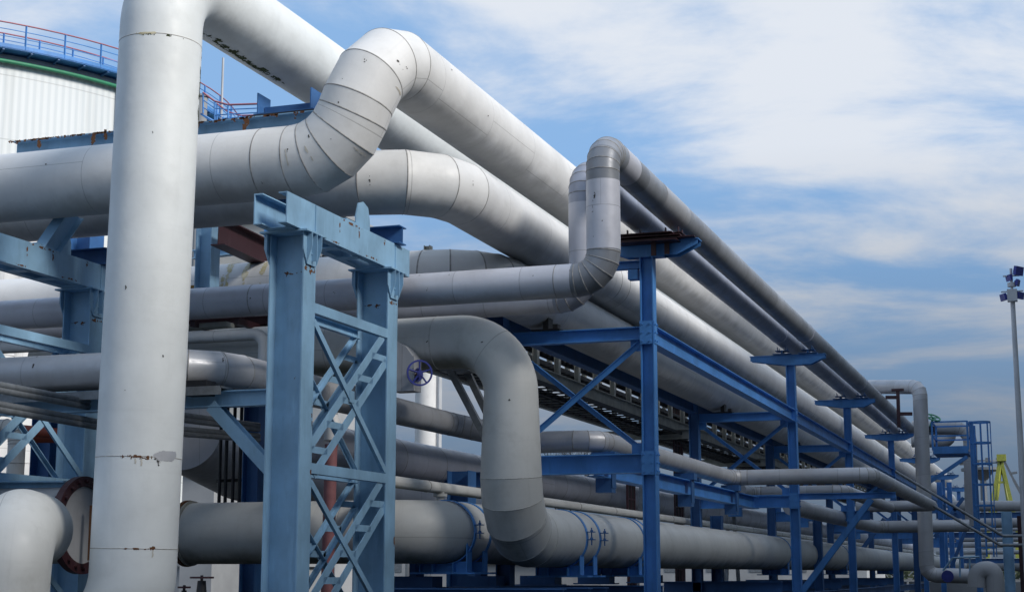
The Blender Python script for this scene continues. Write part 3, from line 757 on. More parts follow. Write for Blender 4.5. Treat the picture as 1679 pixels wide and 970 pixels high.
# ================================================================== blue rack
XO, XI = -7.55, -10.55
PY = [at(1065, 650, X=XO).y, at(1299.5, 700, X=XO).y, at(1392, 750, X=XO).y, at(1464, 800, X=XO).y]
PY += [PY[-1] + 17, PY[-1] + 34, PY[-1] + 51]
ZU = at(1050, 530, X=XO).z - .1; ZM = at(1060, 757, X=XO).z; ZTOP = pF.P[-1].z - .283 - .30
print('rack', PY, ZU, ZM, ZTOP, zb, tb_t)
ordn = ['nearest', 'second', 'third', 'fourth', 'fifth', 'sixth', 'farthest']
def H(m, p0, p1, w=.3, d=.3, up=Y0): m.ibeam(p0, p1, w, d, .022, .014, up=up)
bents = []
for i, y in enumerate(PY):
    big = i < 4
    root = thing('rack_bent', f'royal blue bent of the pipe rack, {ordn[i]} from the camera' + (', with dark red plates' if i == 0 else ''), 'rack bent', V(((XO + XI) / 2, y, 0)), 'royal blue bents of the pipe rack')
    bents.append(root)
    hg = ZTOP - .28
    m = MB(); H(m, V((XO, y, 0)), V((XO, y, hg)), .26, .27, up=X0); m.build('post', M['blue'], root)
    m = MB(); H(m, V((XI, y, 0)), V((XI, y, ZU + .75)), .3, .3, up=X0); m.build('post', M['dblue'], root)
    m = MB(); m.ibeam(V((XI + .16, y, ZU)), V((XO - .14, y, ZU)), .2, .26, .02, .014); m.build('cross_beam', M['blue'], root)
    m = MB(); m.ibeam(V((XI + .16, y, ZM)), V((XO - .14, y, ZM)), .26, .38, .024, .016); m.build('cross_beam', M['blue'], root)
    za, zb_ = ZM + .25, ZU - .2
    for s, (pa, pb) in enumerate(((V((XI + .16, y - .02, za)), V((XO - .16, y - .02, zb_))), (V((XI + .16, y + .05, zb_)), V((XO - .16, y + .05, za))))):
        m = MB(); angle_bar(m, pa, pb, .10, up=Y0); m.build('diagonal_brace', M['blue'], root)
    m = MB()
    for (px_, pz_) in ((XI + .24, zb_ + .0), (XO - .24, zb_), (XI + .24, za), (XO - .24, za)): m.box((px_, y, pz_), .26, .012, .30)
    m.build('gusset', M['blue'], root)
    m = MB()
    if i < 4:
        for zz in (ZU, ZM):
            m.box((XO + .142, y, zz), .012, .24, .44)
            for a_ in (-.08, .08):
                for b_ in (-.16, 0, .16): q = V((XO + .148, y + a_, zz + b_)); m.cyl(q, q + X0 * .022, .02, 6)
            m.box((XO - .02, y - .142, zz), .25, .012, .46)
            for a_ in (-.08, .08):
                for b_ in (-.17, 0, .17): q = V((XO - .02 + a_, y - .148, zz + b_)); m.cyl(q, q - Y0 * .022, .02, 6)
        m.build('splice_plate', M['blue'], root)
    # top arm: boat-shaped bracket
    xl, xr = (-8.25, -6.5) if i == 0 else (-8.75, -6.5)
    m = MB(); zt_ = ZTOP
    pr = [(xl, zt_), (xr, zt_), (xr, zt_ - .09), (xr - .42, zt_ - .28), (XO - .25, zt_ - .28), (xl, zt_ - .13)]
    if i == 0: pr = [(xl, zt_), (xr, zt_), (xr, zt_ - .09), (xr - .42, zt_ - .28), (xl + .30, zt_ - .28), (xl, zt_ - .16)]
    for yy in (y - .13, y + .13):
        b = len(m.v)
        for dy_ in (-.007, .007):
            for a, c in pr: m.v.append(V((a, yy + dy_, c)))
        m.face(range(b, b + 6)); m.face(range(b + 6, b + 12))
        for q in range(6): r2 = (q + 1) % 6; m.face((b + q, b + r2, b + 6 + r2, b + 6 + q))
    m.box(((xl + xr) / 2, y, zt_ + .012), xr - xl + .04, .34, .02); m.box((XO + .05, y, zt_ - .285), .62, .27, .012)
    m.build('top_bracket', M['blue'], root)
    m = MB()
    for (xc, rr) in ((XF, .283), (XG, .275)):
        m.box((xc, y, zt_ + .05), .56, .46, .018); m.box((xc, y, zt_ + .10), .05, .40, .10); m.box((xc, y, zt_ + .15), .40, .42, .016)
        for q in (-1, 1):
            for e in (-1, 1): m.box((xc + q * .13, y + e * .16, zt_ + .15 + .055), .012, .10, .12)
    if i == 0:
        for q_, (dx_, dz_) in enumerate(((-1.0, .0), (-.9, .05), (-1.08, .10), (-.8, -.06))): m.box((XF + dx_ * .55, y - .05 - .05 * q_, zt_ + .02 + dz_), 1.5 - .1 * q_, .62, .02)
        m.box((XF - .35, y - .29, zt_ - .1), .10, .03, .42); m.box((XF - .1, y - .21, zt_ - .08), .10, .03, .40); m.box((XG - .05, y - .1, zt_ + .08), .75, .6, .02); m.box((XF + .1, y - .05, zt_ + .03), .75, .6, .02)
    m.build('bearing_plate', M['maroon'] if i == 0 else M['dblue'], root)
    if i == 0:
        m = MB(); m.ibeam(V((XO - 1.1, y, zt_ - .42)), V((XO - .14, y, zt_ - .42)), .18, .16, .014, .01); m.box((XO - .28, y, zt_ - .62), .2, .22, .2); m.build('side_arm', M['blue'], root)
    # outboard arms
    if i == 1:
        zq = pQ.P[-1].z - .30
        m = MB(); m.ibeam(V((XO + .14, y, zq - .10)), V((-4.6, y, zq - .10)), .18, .18, .016, .012); m.build('outboard_arm', M['blue'], root)
        m = MB(); m.ibeam(V((-5.3, y, zq - .2)), at(1311, 975, Y=y), .18, .18, .016, .012, up=Y0); m.build('knee_brace', M['blue'], root)
    if i in (1, 2, 3):
        zq = [0, at(1250, 822, Y=PY[1]).z, at(1330, 845, Y=PY[2]).z, at(1420, 868, Y=PY[3]).z][i]
        m = MB(); m.ibeam(V((XI + .16, y, zq)), V((XO - .145, y, zq)), .24, .34, .02, .014)
        if i > 1: m.ibeam(V((XO + .145, y, zq)), V((XO + .7, y, zq)), .24, .34, .02, .014)
        m.box((XI + 1.2, y, zq - .3), .4, .2, .26); m.build('lower_beam', M['blue'], root)
# longitudinal beams
ZIN = at(1000, 606, X=XI).z
def lbeam(name, label, X, Z, y0, y1, w, h, mat, group='longitudinal beams of the rack'):
    m = MB(); m.ibeam(V((X, y0, Z)), V((X, y1, Z)), w, h, .02, .014); return tag(m.build(name, mat), label, 'beam', group)
for i in range(len(PY) - 1):
    lbeam('rack_beam', f'royal blue edge beam outside the rack, running back from the {ordn[i]} bent', XO, ZU - .02, PY[i] + .14, PY[i + 1] - .14, .24, .36, M['blue'])
    lbeam('rack_beam', f'deep blue inner beam of the rack, running back from the {ordn[i]} bent', XI, ZIN, PY[i] + .16, PY[i + 1] - .16, .24, .42, M['dblue'])
lbeam('rack_beam', 'deep blue inner beam in front of the nearest bent, behind the cross pipes', XI, ZIN, 26.3, PY[0] - .16, .24, .34, M['dblue'])
# beam carrying the zigzag pipe
lbeam('rack_beam', 'blue beam under the zigzag pipe from the nearest bent to the second', XQ2 + .1, QZ - .58, PY[0] + .14, PY[1] - .2, .3, .36, M['blue'])
for k, (y, lbl) in enumerate(((31.2, 'blue stub under the zigzag pipe beside the nearest post'), (38.5, 'blue stub with flared foot under the zigzag pipe midway'), (44.2, 'blue stub box where the zigzag pipe turns out'))):
    m = MB(); m.box((XQ2 + .1, y, QZ - .31), .5, .35, .16); m.box((XQ2 + .1, y, QZ - .9), .34, .3, .28); m.box((XQ2 + .27, y, QZ - .6), .03, .3, .7); tag(m.build('pipe_stool', M['dblue']), lbl, 'pipe support', 'stubs under the zigzag pipe')
# pipe shoes under E and N at the crossbeams, hanging B saddles
for i, y in enumerate(PY[:5]):
    root = thing('pipe_shoe', f'dark shoe under the big pipe on the {ordn[i]} bent', 'pipe support', V((XE, y, ZU)), 'pipe shoes on the bents')
    m = MB(); zb2 = Ec.z - .55
    m.box((XE, y, (ZU + .13 + zb2) / 2 + .03), .12, .3, max(.05, zb2 - ZU - .13 + .06)); m.box((XE, y, ZU + .15), .6, .36, .03); m.box((XE + .22, y - .1, ZU + .2), .1, .2, .1)
    m.build('shoe', M['cable'], root)

# ================================================================== cable gallery behind the rack
GX = -12.0
zc0, zc1 = at(1000, 657, X=GX).z, at(1000, 578, X=GX).z
y0g, y1g = 27.5, 118
root = thing('cable_gallery', 'long grey cable gallery with upright posts and black cable shelves inside the rack', 'cable gallery', V((GX - .8, 60, zc0)))
for k, dx in enumerate((0, -1.9)):
    m = MB(); m.ibeam(V((GX + dx, y0g, zc0)), V((GX + dx, y1g, zc0)), .16, .34, .02, .014); m.build('bottom_chord', M['concrete'], root)
    m = MB(); m.ibeam(V((GX + dx, y0g + 8.5, zc1 + .5)), V((GX + dx, y1g, zc1 + .5)), .16, .2, .02, .014); m.build('top_chord', M['concrete'], root)
y = y0g + .3; k = 0
while y < y1g and k < 51:
    for dx in (0, -1.9):
        m = MB(); m.ibeam(V((GX + dx, y, zc0 + .18)), V((GX + dx, y, zc1 + .4)), .17, .13, .012, .01, up=X0); m.build('upright', M['concrete'], root)
    y += 1.77; k += 1
m = MB(); rnd = random.Random(11)
for zz in (zc0 + .45, zc0 + .85, zc0 + 1.25):
    for (xa, xb) in ((GX - .25, GX - .75), (GX - 1.2, GX - 1.7)):
        for xx in (xa, xb): m.bar(V((xx, y0g, zz)), V((xx, y1g, zz)), .03, .10)
        yy = y0g
        while yy < y1g: m.bar(V((xa, yy, zz - .03)), V((xb, yy, zz - .03)), .05, .03); yy += .45
m.build('cable_shelf', M['cable'], root)
m = MB()
for zz in (zc0 + .45, zc0 + .85, zc0 + 1.25):
    for (xa, xb) in ((GX - .27, GX - .73), (GX - 1.22, GX - 1.68)):
        for q in range(4):
            xx = xa + (xb - xa) * (q + rnd.uniform(.2, .8)) / 4; pts = []; yy = y0g
            while yy < y1g: pts.append(V((xx + rnd.uniform(-.03, .03), yy, zz + .02 + rnd.uniform(-.015, .03)))); yy += 4
            m.rod(pts, rnd.uniform(.025, .05), 6)
o = m.build('cable', M['cable'], root); o['kind'] = 'stuff'
# low ladder tray under it
root = thing('cable_ladder', 'black ladder tray seen from below, beneath the cable gallery', 'cable tray', V((GX + .3, 60, zc0 - .35)))
m = MB(); zz = zc0 - .32
for xx in (GX + .35, GX - .35, GX - 1.1): m.bar(V((xx, 26, zz)), V((xx, y1g, zz)), .04, .09)
yy = 26
while yy < y1g: m.bar(V((GX + .35, yy, zz)), V((GX - 1.1, yy, zz)), .07, .035); yy += .62
m.build('tray', M['cable'], root)
m = MB()
for q in range(3):
    xx = GX + .1 - q * .4; m.rod([V((xx, 26, zz + .05)), V((xx, y1g, zz + .05))], .03, 6)
o = m.build('cable', M['cable'], root); o['kind'] = 'stuff'
# gallery legs: vertical dark ladder-like cable risers and posts
for i, (px, lbl) in enumerate(((1112, 'dark vertical cable ladder just right of the nearest post'), (1035, 'dark vertical cable ladder just left of the nearest post, low'))):
    X = -12.4; b = at(px, 860, X=X); tz = zc0 + .8 if i == 0 else at(px, 790, X=X).z
    root = thing('cable_riser', lbl, 'cable ladder', V((X, b.y, 0)), 'vertical cable ladders')
    m = MB()
    for d in (-.42, 0, .42): m.bar(V((X, b.y + d, 0)), V((X, b.y + d, tz)), .07, .06, up=X0)
    zq = .4
    while zq < tz: m.bar(V((X, b.y - .42, zq)), V((X, b.y + .42, zq)), .05, .05); zq += .7
    m.build('ladder', M['maroon'], root)
    m = MB()
    for d in (-.2, .2): m.rod([V((X, b.y + d, 0)), V((X, b.y + d, tz))], .035, 6)
    m.build('cable', M['cable'], root)
for i, (pa, lbl) in enumerate((((1100, 678), 'pale bracket and splayed legs holding the gallery near the nearest post'), ((1232, 757), 'pale bracket and splayed legs holding the gallery near the second post'))):
    a = at(pa[0], pa[1], X=GX)
    root = thing('gallery_trestle', lbl, 'trestle', V((GX - .9, a.y, 0)), 'gallery trestles')
    m = MB(); m.ibeam(V((GX - 2.3, a.y, zc0 - .34)), V((GX + .9, a.y, zc0 - .34)), .2, .3, .02, .014); m.build('cross_head', M['concrete'], root)
    m = MB(); m.bar(V((GX - .9, a.y - .1, zc0 - .5)), V((GX - .9, a.y - 1.6, 0)), .14, .14); m.bar(V((GX - .9, a.y + .1, zc0 - .5)), V((GX - .9, a.y + 1.6, 0)), .14, .14); m.build('leg', M['galv'], root)
# two inclined struts under the J run
root = thing('inclined_strut', 'pair of dark grey inclined struts beside the drop pipe, under its cross run', 'strut', V((-10.5, 28, 0)))
for k in (0, 1):
    m = MB(); a = at(738 + 26 * k, 606, Y=27.3 + k * .5); b = at(790 + 22 * k, 705, Y=27.3 + k * .5); m.bar(a, b + (b - a) * .45, .12, .12); m.build('strut', M['galv'], root)
m = MB(); m.box(at(752, 604, Y=27.5), .55, .5, .14); m.build('head_plate', M['galv'], root)
# ================================================================== clamps on the low pipes
def clamp(X, Zc, r, y, label, pairs=1, foot=True):
    root = thing('pipe_clamp', label, 'pipe clamp', V((X, y, Zc - r)), 'blue strap clamps on the low pipes')
    m = MB(); m.ring(V((X, y, Zc)), Y0, r + .001, r + .018, .10, 56); st_ = m.build('strap', M['blue'], root)
    m = MB()
    xx = X + r + .02
    for dz in (.07, -.07): m.box((xx + .06, y, Zc + dz + .05), .15, .08, .018); m.cyl(V((xx + .07, y, Zc + dz + .06)), V((xx + .07, y, Zc + dz + .09)), .028, 6)
    m.cyl(V((xx + .07, y, Zc - .12)), V((xx + .07, y, Zc + .2)), .013, 8)
    m.build('bolt_lug', M['dblue'], st_)
    m = MB()
    zb_ = Zc - r - .14
    m.box((X + r * .80, y, Zc - r * .78), .02, .24, r * .95); m.box((X - r * .80, y, Zc - r * .78), .02, .24, r * .95)
    m.box((X, y, zb_ - .02), r * 2.2, .34, .03); m.box((X, y, zb_ + .08), r * 1.6, .02, .2)
    for q in (-.35, .35): m.box((X + q * r, y, zb_ + .06), .02, .3, .18)
    m.build('cradle', M['blue'], root)
    return root
cy = [(at(943, 880, X=XJ + .3).y, 'clamp just right of the drop pipe bend, nearer of the pair'), (at(965, 880, X=XJ + .3).y, 'clamp just right of the drop pipe bend, farther of the pair'),
      (at(1040, 885, X=XJ + .3).y, 'clamp touching the left side of the nearest rack post'), (at(1049, 885, X=XJ + .3).y, 'clamp half hidden behind the nearest rack post'),
      (at(1286, 905, X=XJ + .3).y, 'clamp left of the second rack post'), (at(1383, 912, X=XJ + .3).y, 'clamp left of the third rack post'), (at(1461, 917, X=XJ + .3).y, 'clamp at the fourth rack post')]
for y, l in cy: clamp(XJ, P2Z, .53, y, 'blue strap ' + l)
for x, l in ((757, 'nearer'), (783, 'farther')): clamp(XP1, ZP1, .55, at(x, 870, X=XP1 + .3).y, f'blue strap clamp left of the drop pipe, {l} of the pair')
# low sleeper beams under them
zs = at(800, 961, Y=29).z
sl_y = [25.9, 27.5] + [c[0] for c in cy[::2]] + [PY[1], PY[2], PY[3]]
names = ['under the laced frame side clamps', 'under the clamps left of the drop pipe', 'right of the drop pipe', 'at the nearest rack post', 'left of the second rack post', 'at the fourth rack post', 'at the second post base', 'at the third post base', 'at the fourth post base']
for y, l in zip(sl_y, names):
    root = thing('sleeper_beam', f'deep blue low sleeper beam {l}', 'beam', V((-9.6, y, 0)), 'low sleeper beams')
    m = MB(); m.ibeam(V((-11.6, y, zs - .16)), V((-8.0, y, zs - .16)), .3, .32, .02, .014); m.build('beam', M['dblue'], root)
    for x in (-11.2, -9.6, -8.25):
        m = MB(); H(m, V((x, y, 0)), V((x, y, zs - .32)), .22, .22); m.build('leg', M['dblue'], root)
for (x, l) in ((-8.15, 'outer'), (-11.0, 'inner')):
    m = MB(); m.ibeam(V((x, 24.6, zs - .52)), V((x, 120, zs - .52)), .24, .3, .02, .014); tag(m.build('sleeper_beam', M['dblue']), f'long deep blue {l} low beam running back beneath the large low pipes', 'beam', 'low sleeper beams')
for i, (x0_, y_) in enumerate(((-11.0, 26.7), (-10.9, 29.8), (-10.9, 33.6), (-10.9, 38.0), (-10.9, 43.0))):
    m = MB(); m.box((x0_, y_, zs + .10), .8, .5, .2); m.box((x0_, y_, zs + .28), .12, .4, .3); m.box((x0_, y_, zs - .0), 1.0, .6, .03)
    tag(m.build('pipe_stool', M['dblue']), ['deep blue stool low beside the light blue frame', 'deep blue stool low behind the drop pipe bend', 'deep blue stool low left of the nearest rack post', 'deep blue stool low right of the nearest rack post', 'deep blue stool low between nearest and second posts'][i], 'pipe support', 'low pipe stools')
# more blue steel behind
def post(px, y0p, y1p, Y, w, mat, label, name='steel_post', group='background steel posts'):
    a = at(px, y0p, Y=Y); b = at(px, min(y1p, 985), Y=Y); m = MB(); m.ibeam(V((a.x, Y, max(0, b.z) if y1p < 940 else 0)), V((a.x, Y, a.z)), w, w, .02, .014, up=X0)
    return tag(m.build(name, mat), label, 'post', group)
post(83, 612, 985, 27.0, .45, M['dblue'], 'broad deep blue post behind the left conduits, left of the pair')
post(143, 375, 985, 27.3, .5, M['dblue'], 'broad deep blue post just left of the thick vertical pipe')
post(420, 640, 985, 28.0, .34, M['dblue'], 'deep blue post behind the left column of the laced frame')
post(757, 772, 985, 33.0, .5, M['dblue'], 'deep blue post behind the drop pipe')
post(342, 372, 502, 26.3, .34, M['lblue'], 'short light blue post hanging above the dark red platform')
post(1110, 470, 985, 56.0, .2, M['maroon'], 'dark red post inside the rack')
post(1260, 640, 790, 62.0, .3, M['dblue'], 'deep blue hanger post inside the rack')
post(1175, 845, 985, 50, .35, M['dblue'], 'deep blue post low between nearest and second bents')
post(1340, 850, 985, 58.0, .3, M['dblue'], 'deep blue post low between second and third bents')
# left background beams
def hbeam(p, q, w, h, mat, label, name='steel_beam', group='background steel beams', cat='beam', up=Z0):
    m = MB(); m.ibeam(p, q, w, h, .022, .014, up=up); return tag(m.build(name, mat), label, cat, group)
hbeam(at(-40, 803, Y=21.5), at(112, 803, Y=21.5), .3, .28, M['lblue'], 'light blue beam behind the bottom left elbow')
hbeam(at(62, 700, Y=28), at(135, 700, Y=28), .3, .26, M['dblue'], 'deep blue link beam between the two left background posts, upper')
hbeam(at(62, 766, Y=28), at(135, 766, Y=28), .3, .3, M['dblue'], 'deep blue link beam between the two left background posts, lower')
hbeam(at(358, 380, X=-14.6), at(560, 475, X=-14.6), .3, .5, M['maroon'], 'dark red brown beam behind the laced frame top')
hbeam(at(318, 418, Y=31), at(440, 404, Y=31), .2, .2, M['lblue'], 'thin light blue beam behind the laced frame, above the ochre stained pipe')
hbeam(at(640, 786, Y=35), at(830, 786, Y=35), .3, .35, M['dblue'], 'deep blue beam low behind the drop pipe')
m = MB(); a = at(122, 345, Y=22.9); b = at(62, 432, Y=22.3); m.ibeam(a, b, .2, .42, .02, .014, up=Y0); tag(m.build('knee_brace', M['lblue']), 'short light blue diagonal strut below the white cross pipe, far left', 'brace')
# dark red platform
m = MB(); p = at(318, 522, Y=24.6); q = at(442, 522, Y=24.6)
m.v += [at(300, 528, Y=24.6), at(442, 531, Y=24.6), at(442, 520, Y=28.6), at(380, 500, Y=28.6), at(300, 500, Y=28.6)]
zp = at(400, 530, Y=26.2).z
m = MB(); m.box((-15.0, 27.0, zp), 4.2, 2.2, .16); m.box((-14.2, 25.9, zp + .12), 3.6, .12, .14)
for k in range(5): m.box((-16.6 + k * .9, 26.0, zp - .14), .1, 1.8, .12)
tag(m.build('service_platform', M['maroon']), 'dark red service platform under the grey cross pipes, left of the laced frame', 'platform')
m = MB(); m.bar(at(300, 538, Y=25.4), at(378, 532, Y=25.4), .3, .08); tag(m.build('tray_plate', M['concrete']), 'pale greenish plank above the small cream pipe', 'plank')
m = MB(); a = at(322, 488, Y=26.6); m.cyl(a - V((0, 0, .18)), a + V((0, 0, .18)), .12, 16); m.cyl(a + V((0, 0, .18)), a + V((0, 0, .22)), .15, 16); tag(m.build('junction_box', M['amber']), 'amber coloured canister beside the thick vertical pipe', 'canister')
# cable tray below the zigzag pipe at left
root = thing('cable_tray', 'grey cable tray under the medium pipe at the left edge', 'cable tray', at(80, 613, Y=20.3))
m = MB(); a = at(-20, 606, Y=q0.y + .0); b = at(170, 624, Y=q0.y); m.bar(V((-20, q0.y, QL - .34)), V((-11.7, q0.y, QL - .34)), .42, .03); m.bar(V((-20, q0.y - .2, QL - .39)), V((-11.7, q0.y - .2, QL - .39)), .02, .13); m.bar(V((-20, q0.y + .2, QL - .39)), V((-11.7, q0.y + .2, QL - .39)), .02, .13)
m.build('tray', M['galv'], root)
m = MB(); m.box((-12.15, q0.y - .05, QL - .34), .4, .3, .22); m.build('bracket', M['cable'], root)
# conduits
for i, (ya_, yb_, l) in enumerate(((628, 689, 'upper'), (660, 712, 'lower'))):
    a = at(-15, ya_, D=22.5); b = at(424, yb_ + (8 if i == 0 else 2), D=29.5)
    mid = at(163, (662, 692)[i], D=24.8)
    m = MB()
    for o in (0, .075): m.rod([a + V((0, 0, -o)), mid + V((0, 0, -o)), b + V((0, 0, -o))], .052, 10)
    tag(m.build('conduit_run', M['galv']), f'{l} of two grey conduit runs sloping behind the thick vertical pipe', 'conduit', 'grey conduit runs')
for k, x in enumerate((364, 374, 386, 397)):
    a = at(x, 655, Y=28.3); b = at(x - 5, 824, Y=28.3)
    m = MB(); m.cyl(a, b, .036, 10); tag(m.build('vertical_conduit', M['cable']), f'thin black upright conduit behind the knee brace, {["first", "second", "third", "fourth"][k]} from the left', 'conduit', 'thin black upright conduits')
m = MB(); m.bar(at(356, 788, Y=28.4), at(406, 786, Y=28.4), .05, .06); tag(m.build('conduit_clip', M['cable']), 'black clip bar holding the four upright conduits', 'clip')
# red pipes at left
for k, (p0, p1, r) in enumerate((((-10, 700), (112, 712), .10), ((36, 718), (106, 718), .09))):
    m = MB(); m.cyl(at(*p0, Y=25.6 + k * .4), at(*p1, Y=25.6 + k * .4), r, 20)
    tag(m.build('red_pipe', M['orange']), ['orange red pipe at the left edge, upper and longer', 'orange red pipe at the left edge, lower and shorter'][k], 'pipe', 'orange red pipes')
vp = at(29, 700, Y=24.6)
pV = pipe('small_pipe', 'pale insulated upright pipe with wire bands beneath the orange pipe, far left', [V((vp.x - 1.2, 24.6, vp.z)), V((vp.x, 24.6, vp.z)), V((vp.x, 24.6, 0))], .16, M['low'], R=.25, n=3, miter=True, step=.35, seg=24, bead=.008, bw=.012)
# background stacks of white vertical pipes at upper left
for k, (x, y0p, w_, Y) in enumerate(((6, 430, .75, 34), (42, 452, .9, 35), (80, 465, .42, 36), (116, 478, .62, 38))):
    a = at(x, y0p, Y=Y); root = tag((lambda m: (m.cyl(V((a.x, Y, 0)), V((a.x, Y, a.z + 2.0)), w_ / 1.9, 32), [m.ring(V((a.x, Y, z_)), Z0, w_ / 1.9, w_ / 1.9 + .012, .03, 32) for z_ in (2.5, 4.5, 6.0, 7.2)], m.build('stack_pipe', M['white']))[2])(MB()),
        ['thick pale upright pipe in the gap at the left edge', 'thick pale upright pipe with a rust flecked seam, second from the left edge', 'slim pale upright pipe between two thick ones', 'pale upright pipe nearest the deep blue post'][k], 'pipe', 'pale upright pipes at the left')
# flange disc of the low pipe
fc = at(134, 860, Y=21.6)
fr = 1.0 * .93
root = thing('flange', 'large rusty bolted flange ring around a white dished end behind the bottom left elbow', 'flange', fc)
m = MB(); m.ring(fc, X0, .60, .76, .12, 56); m.build('flange_ring', M['maroon'], root)
m = MB(); m.cyl(fc - X0 * 2.4, fc + X0 * .02, .60, 56); m.build('dished_end', M['far'], root)
m = MB()
for k in range(20):
    a = 2 * math.pi * k / 20; c = fc + V((0, math.cos(a), math.sin(a))) * .68; m.cyl(c - X0 * .12, c + X0 * .11, .032, 6)
m.build('bolt', M['maroon'], root)
m = MB(); m.bar(fc + V((.25, -.1, -.55)), fc + V((.25, -.1, .30)), .07, .05, up=Y0); m.build('lever_bar', M['rust'], root)
# torn insulation end
root = thing('pipe_end', 'ragged rusty end of the low pipe just right of the thick vertical pipe', 'pipe end', V((P1l, YP1, ZP1)))
m = MB(); c = V((P1l - .0, YP1, ZP1)); m.ring(c - X0 * .02, X0, .40, .585, .05, 40); m.build('rim', M['concrete'], root)
m = MB(); m.cyl(c - X0 * 1.6, c - X0 * .0, .40, 32); m.ring(c - X0 * .10, X0, .38, .60, .06, 36)
for k in range(9):
    a = 2 * math.pi * k / 9; q = c + V((0, math.cos(a), math.sin(a))) * .5; m.cyl(q - X0 * .2, q + X0 * .06, .03, 6)
m.build('rusty_flange', M['rust'], root)
# ================================================================== valves
hv = at(688, 611, Y=26.7)
root = thing('valve', 'insulated valve box with bright blue handwheel right of the laced frame', 'valve', hv)
m = MB(); ax = V((.55, -.83, 0)).normalized(); hv = at(688, 611, Y=24.9)
root.location = hv
m.ring(hv, ax, .195, .225, .035, 36); m.rod([hv - ax * .35, hv + ax * .03], .025, 10)
sd, u = basis(ax)
for k in range(5):
    a = 2 * math.pi * k / 5 + .3; m.rod([hv, hv + (sd * math.cos(a) + u * math.sin(a)) * .20], .016, 8)
m.ring(hv, ax, .0005, .045, .05, 16)
m.build('handwheel', M['vblue'], root)
m = MB(); b0 = hv - ax * .12; b1 = hv - ax * .30
for q in (.09, -.09): m.rod([b0 + Z0 * q * .6, b0 + Z0 * q - ax * .03, b1 + Z0 * q, b1 + Z0 * q * .6 - ax * .02], .02, 8)
m.ring(b1, ax, .02, .12, .03, 24); m.build('yoke', M['vblue'], root)
m = MB(); m.cyl(b1 + ax * .02, b0 + ax * .02, .03, 12); m.build('stem', M['rust'], root)
m = MB(); bc = at(664, 610, Y=25.15)
m.prism([(-.18, -.34), (.22, -.34), (.22, .22), (.05, .44), (-.18, .55)], bc - Y0 * .12, bc + Y0 * .2); m.build('insulation_box', M['grey'], root)
m = MB(); rr = random.Random(2)
for k in range(12): m.box(bc + V((.205 if k % 2 else -.16, -.125, -.3 + k * .05)), .012, .012, .012)
m.build('rivet', M['galv'], root)
# dark valves at the bottom
for (x, y, sc_, l) in ((331, 946, 1.0, 'dark gate valve with flat handwheel at the bottom beside the thick vertical pipe'), (302, 962, .55, 'small dark valve left of the gate valve at the bottom')):
    h = at(x, y, Y=19.0); root = thing('valve', l, 'valve', V((h.x, h.y, 0)), 'dark valves at the bottom')
    m = MB(); m.ring(h, Z0, .12 * sc_, .16 * sc_, .025, 24)
    for k in range(4): a = k * math.pi / 2 + .4; m.rod([h, h + V((math.cos(a), math.sin(a), 0)) * .13 * sc_], .012, 6)
    m.build('handwheel', M['maroon'], root)
    m = MB(); m.cyl(h + Z0 * .03, h - Z0 * .06, .02, 8); m.cyl(h - Z0 * .04, h - Z0 * .30, .045 * sc_ + .01, 12, .08 * sc_); m.cyl(V((h.x, h.y, 0)), h - Z0 * .3, .07, 12); m.box(h - Z0 * .34, .26 * sc_, .26 * sc_, .05); m.build('body', M['cable'], root)
# rose drain inside the frame
root = thing('drain_pipe', 'rose coloured drain pipe under a pale bell, inside the laced frame', 'pipe', V((at(541, 800, Y=24.9).x, 24.9, 0)))
a = at(543, 728, Y=24.9); b = at(536, 985, Y=24.9)
m = MB(); m.cyl(b, a, .11, 20); m.build('rose_pipe', M['rose'], root)
m = MB(); c = at(545, 722, Y=24.9); m.cyl(c, c + Z0 * .22, .15, 24); m.cyl(c + Z0 * .22, c + Z0 * .45, .15, 24, .08); m.build('bell', M['white'], root)
m = MB(); m.cyl(c - Z0 * .06, c, .05, 12); m.build('fitting', M['amber'], root)
# ================================================================== big tank at the left
# rim fitted to three points of its curve
TR, TD, Tc = 17.0, 70.0, None
import itertools
def tank_fit():
    best = None
    for R in (10, 12, 14, 17, 20):
        for D in (55, 62, 70, 80, 95):
            for xl in range(-35, -5):
                cx = float(xl)
                # silhouette at bearing of x=362,y=400
                d = at(366, 500, Y=D); 
                # centre so that right tangent touches that bearing
                g = math.atan2(d.x, d.y)   # bearing
                # perpendicular distance from camera ray to centre = R
                cxx = D * math.tan(g) - R / math.cos(g)
                H = None; e = 0; ys = []
                for (px, py) in ((0, 92), (188, 137), (330, 195)):
                    dr = at(px, py, D=1.0) - V((0, 0, EYE)); h = V((dr.x, dr.y)); a = h.dot(h); b = -2 * h.dot(V((cxx, D))); c = cxx * cxx + D * D - R * R; q = b * b - 4 * a * c
                    if q < 0: e = 1e9; break
                    tt = (-b - math.sqrt(q)) / (2 * a); ys.append(EYE + dr.z * tt)
                if e: continue
                e = max(ys) - min(ys); e /= sum(ys)
                if best is None or e < best[0]: best = (e, R, D, cxx, sum(ys) / 3, ys)
                break
    return best
bf = tank_fit(); print('TANK', bf)
_, TR, TD, TX, TH, _ = bf
seg = 128
root = thing('storage_tank', 'huge white ribbed storage tank with blue rim walkway at upper left', 'storage tank', V((TX, TD, 0)))
TC = V((TX, TD, 0))
def circ(a, r, z): return V((TX + math.cos(a) * r, TD + math.sin(a) * r, z))
m = MB(); L = 2 * math.pi * TR
for i in range(seg + 1):
    a = 2 * math.pi * i / seg; m.v += [circ(a, TR, 0), circ(a, TR, TH - .25)]
for i in range(seg): m.face((2 * i, 2 * i + 2, 2 * i + 3, 2 * i + 1), [(L * i / seg, 0), (L * (i + 1) / seg, 0), (L * (i + 1) / seg, TH), (L * i / seg, TH)], 0, True)
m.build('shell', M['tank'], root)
m = MB(); b = 0
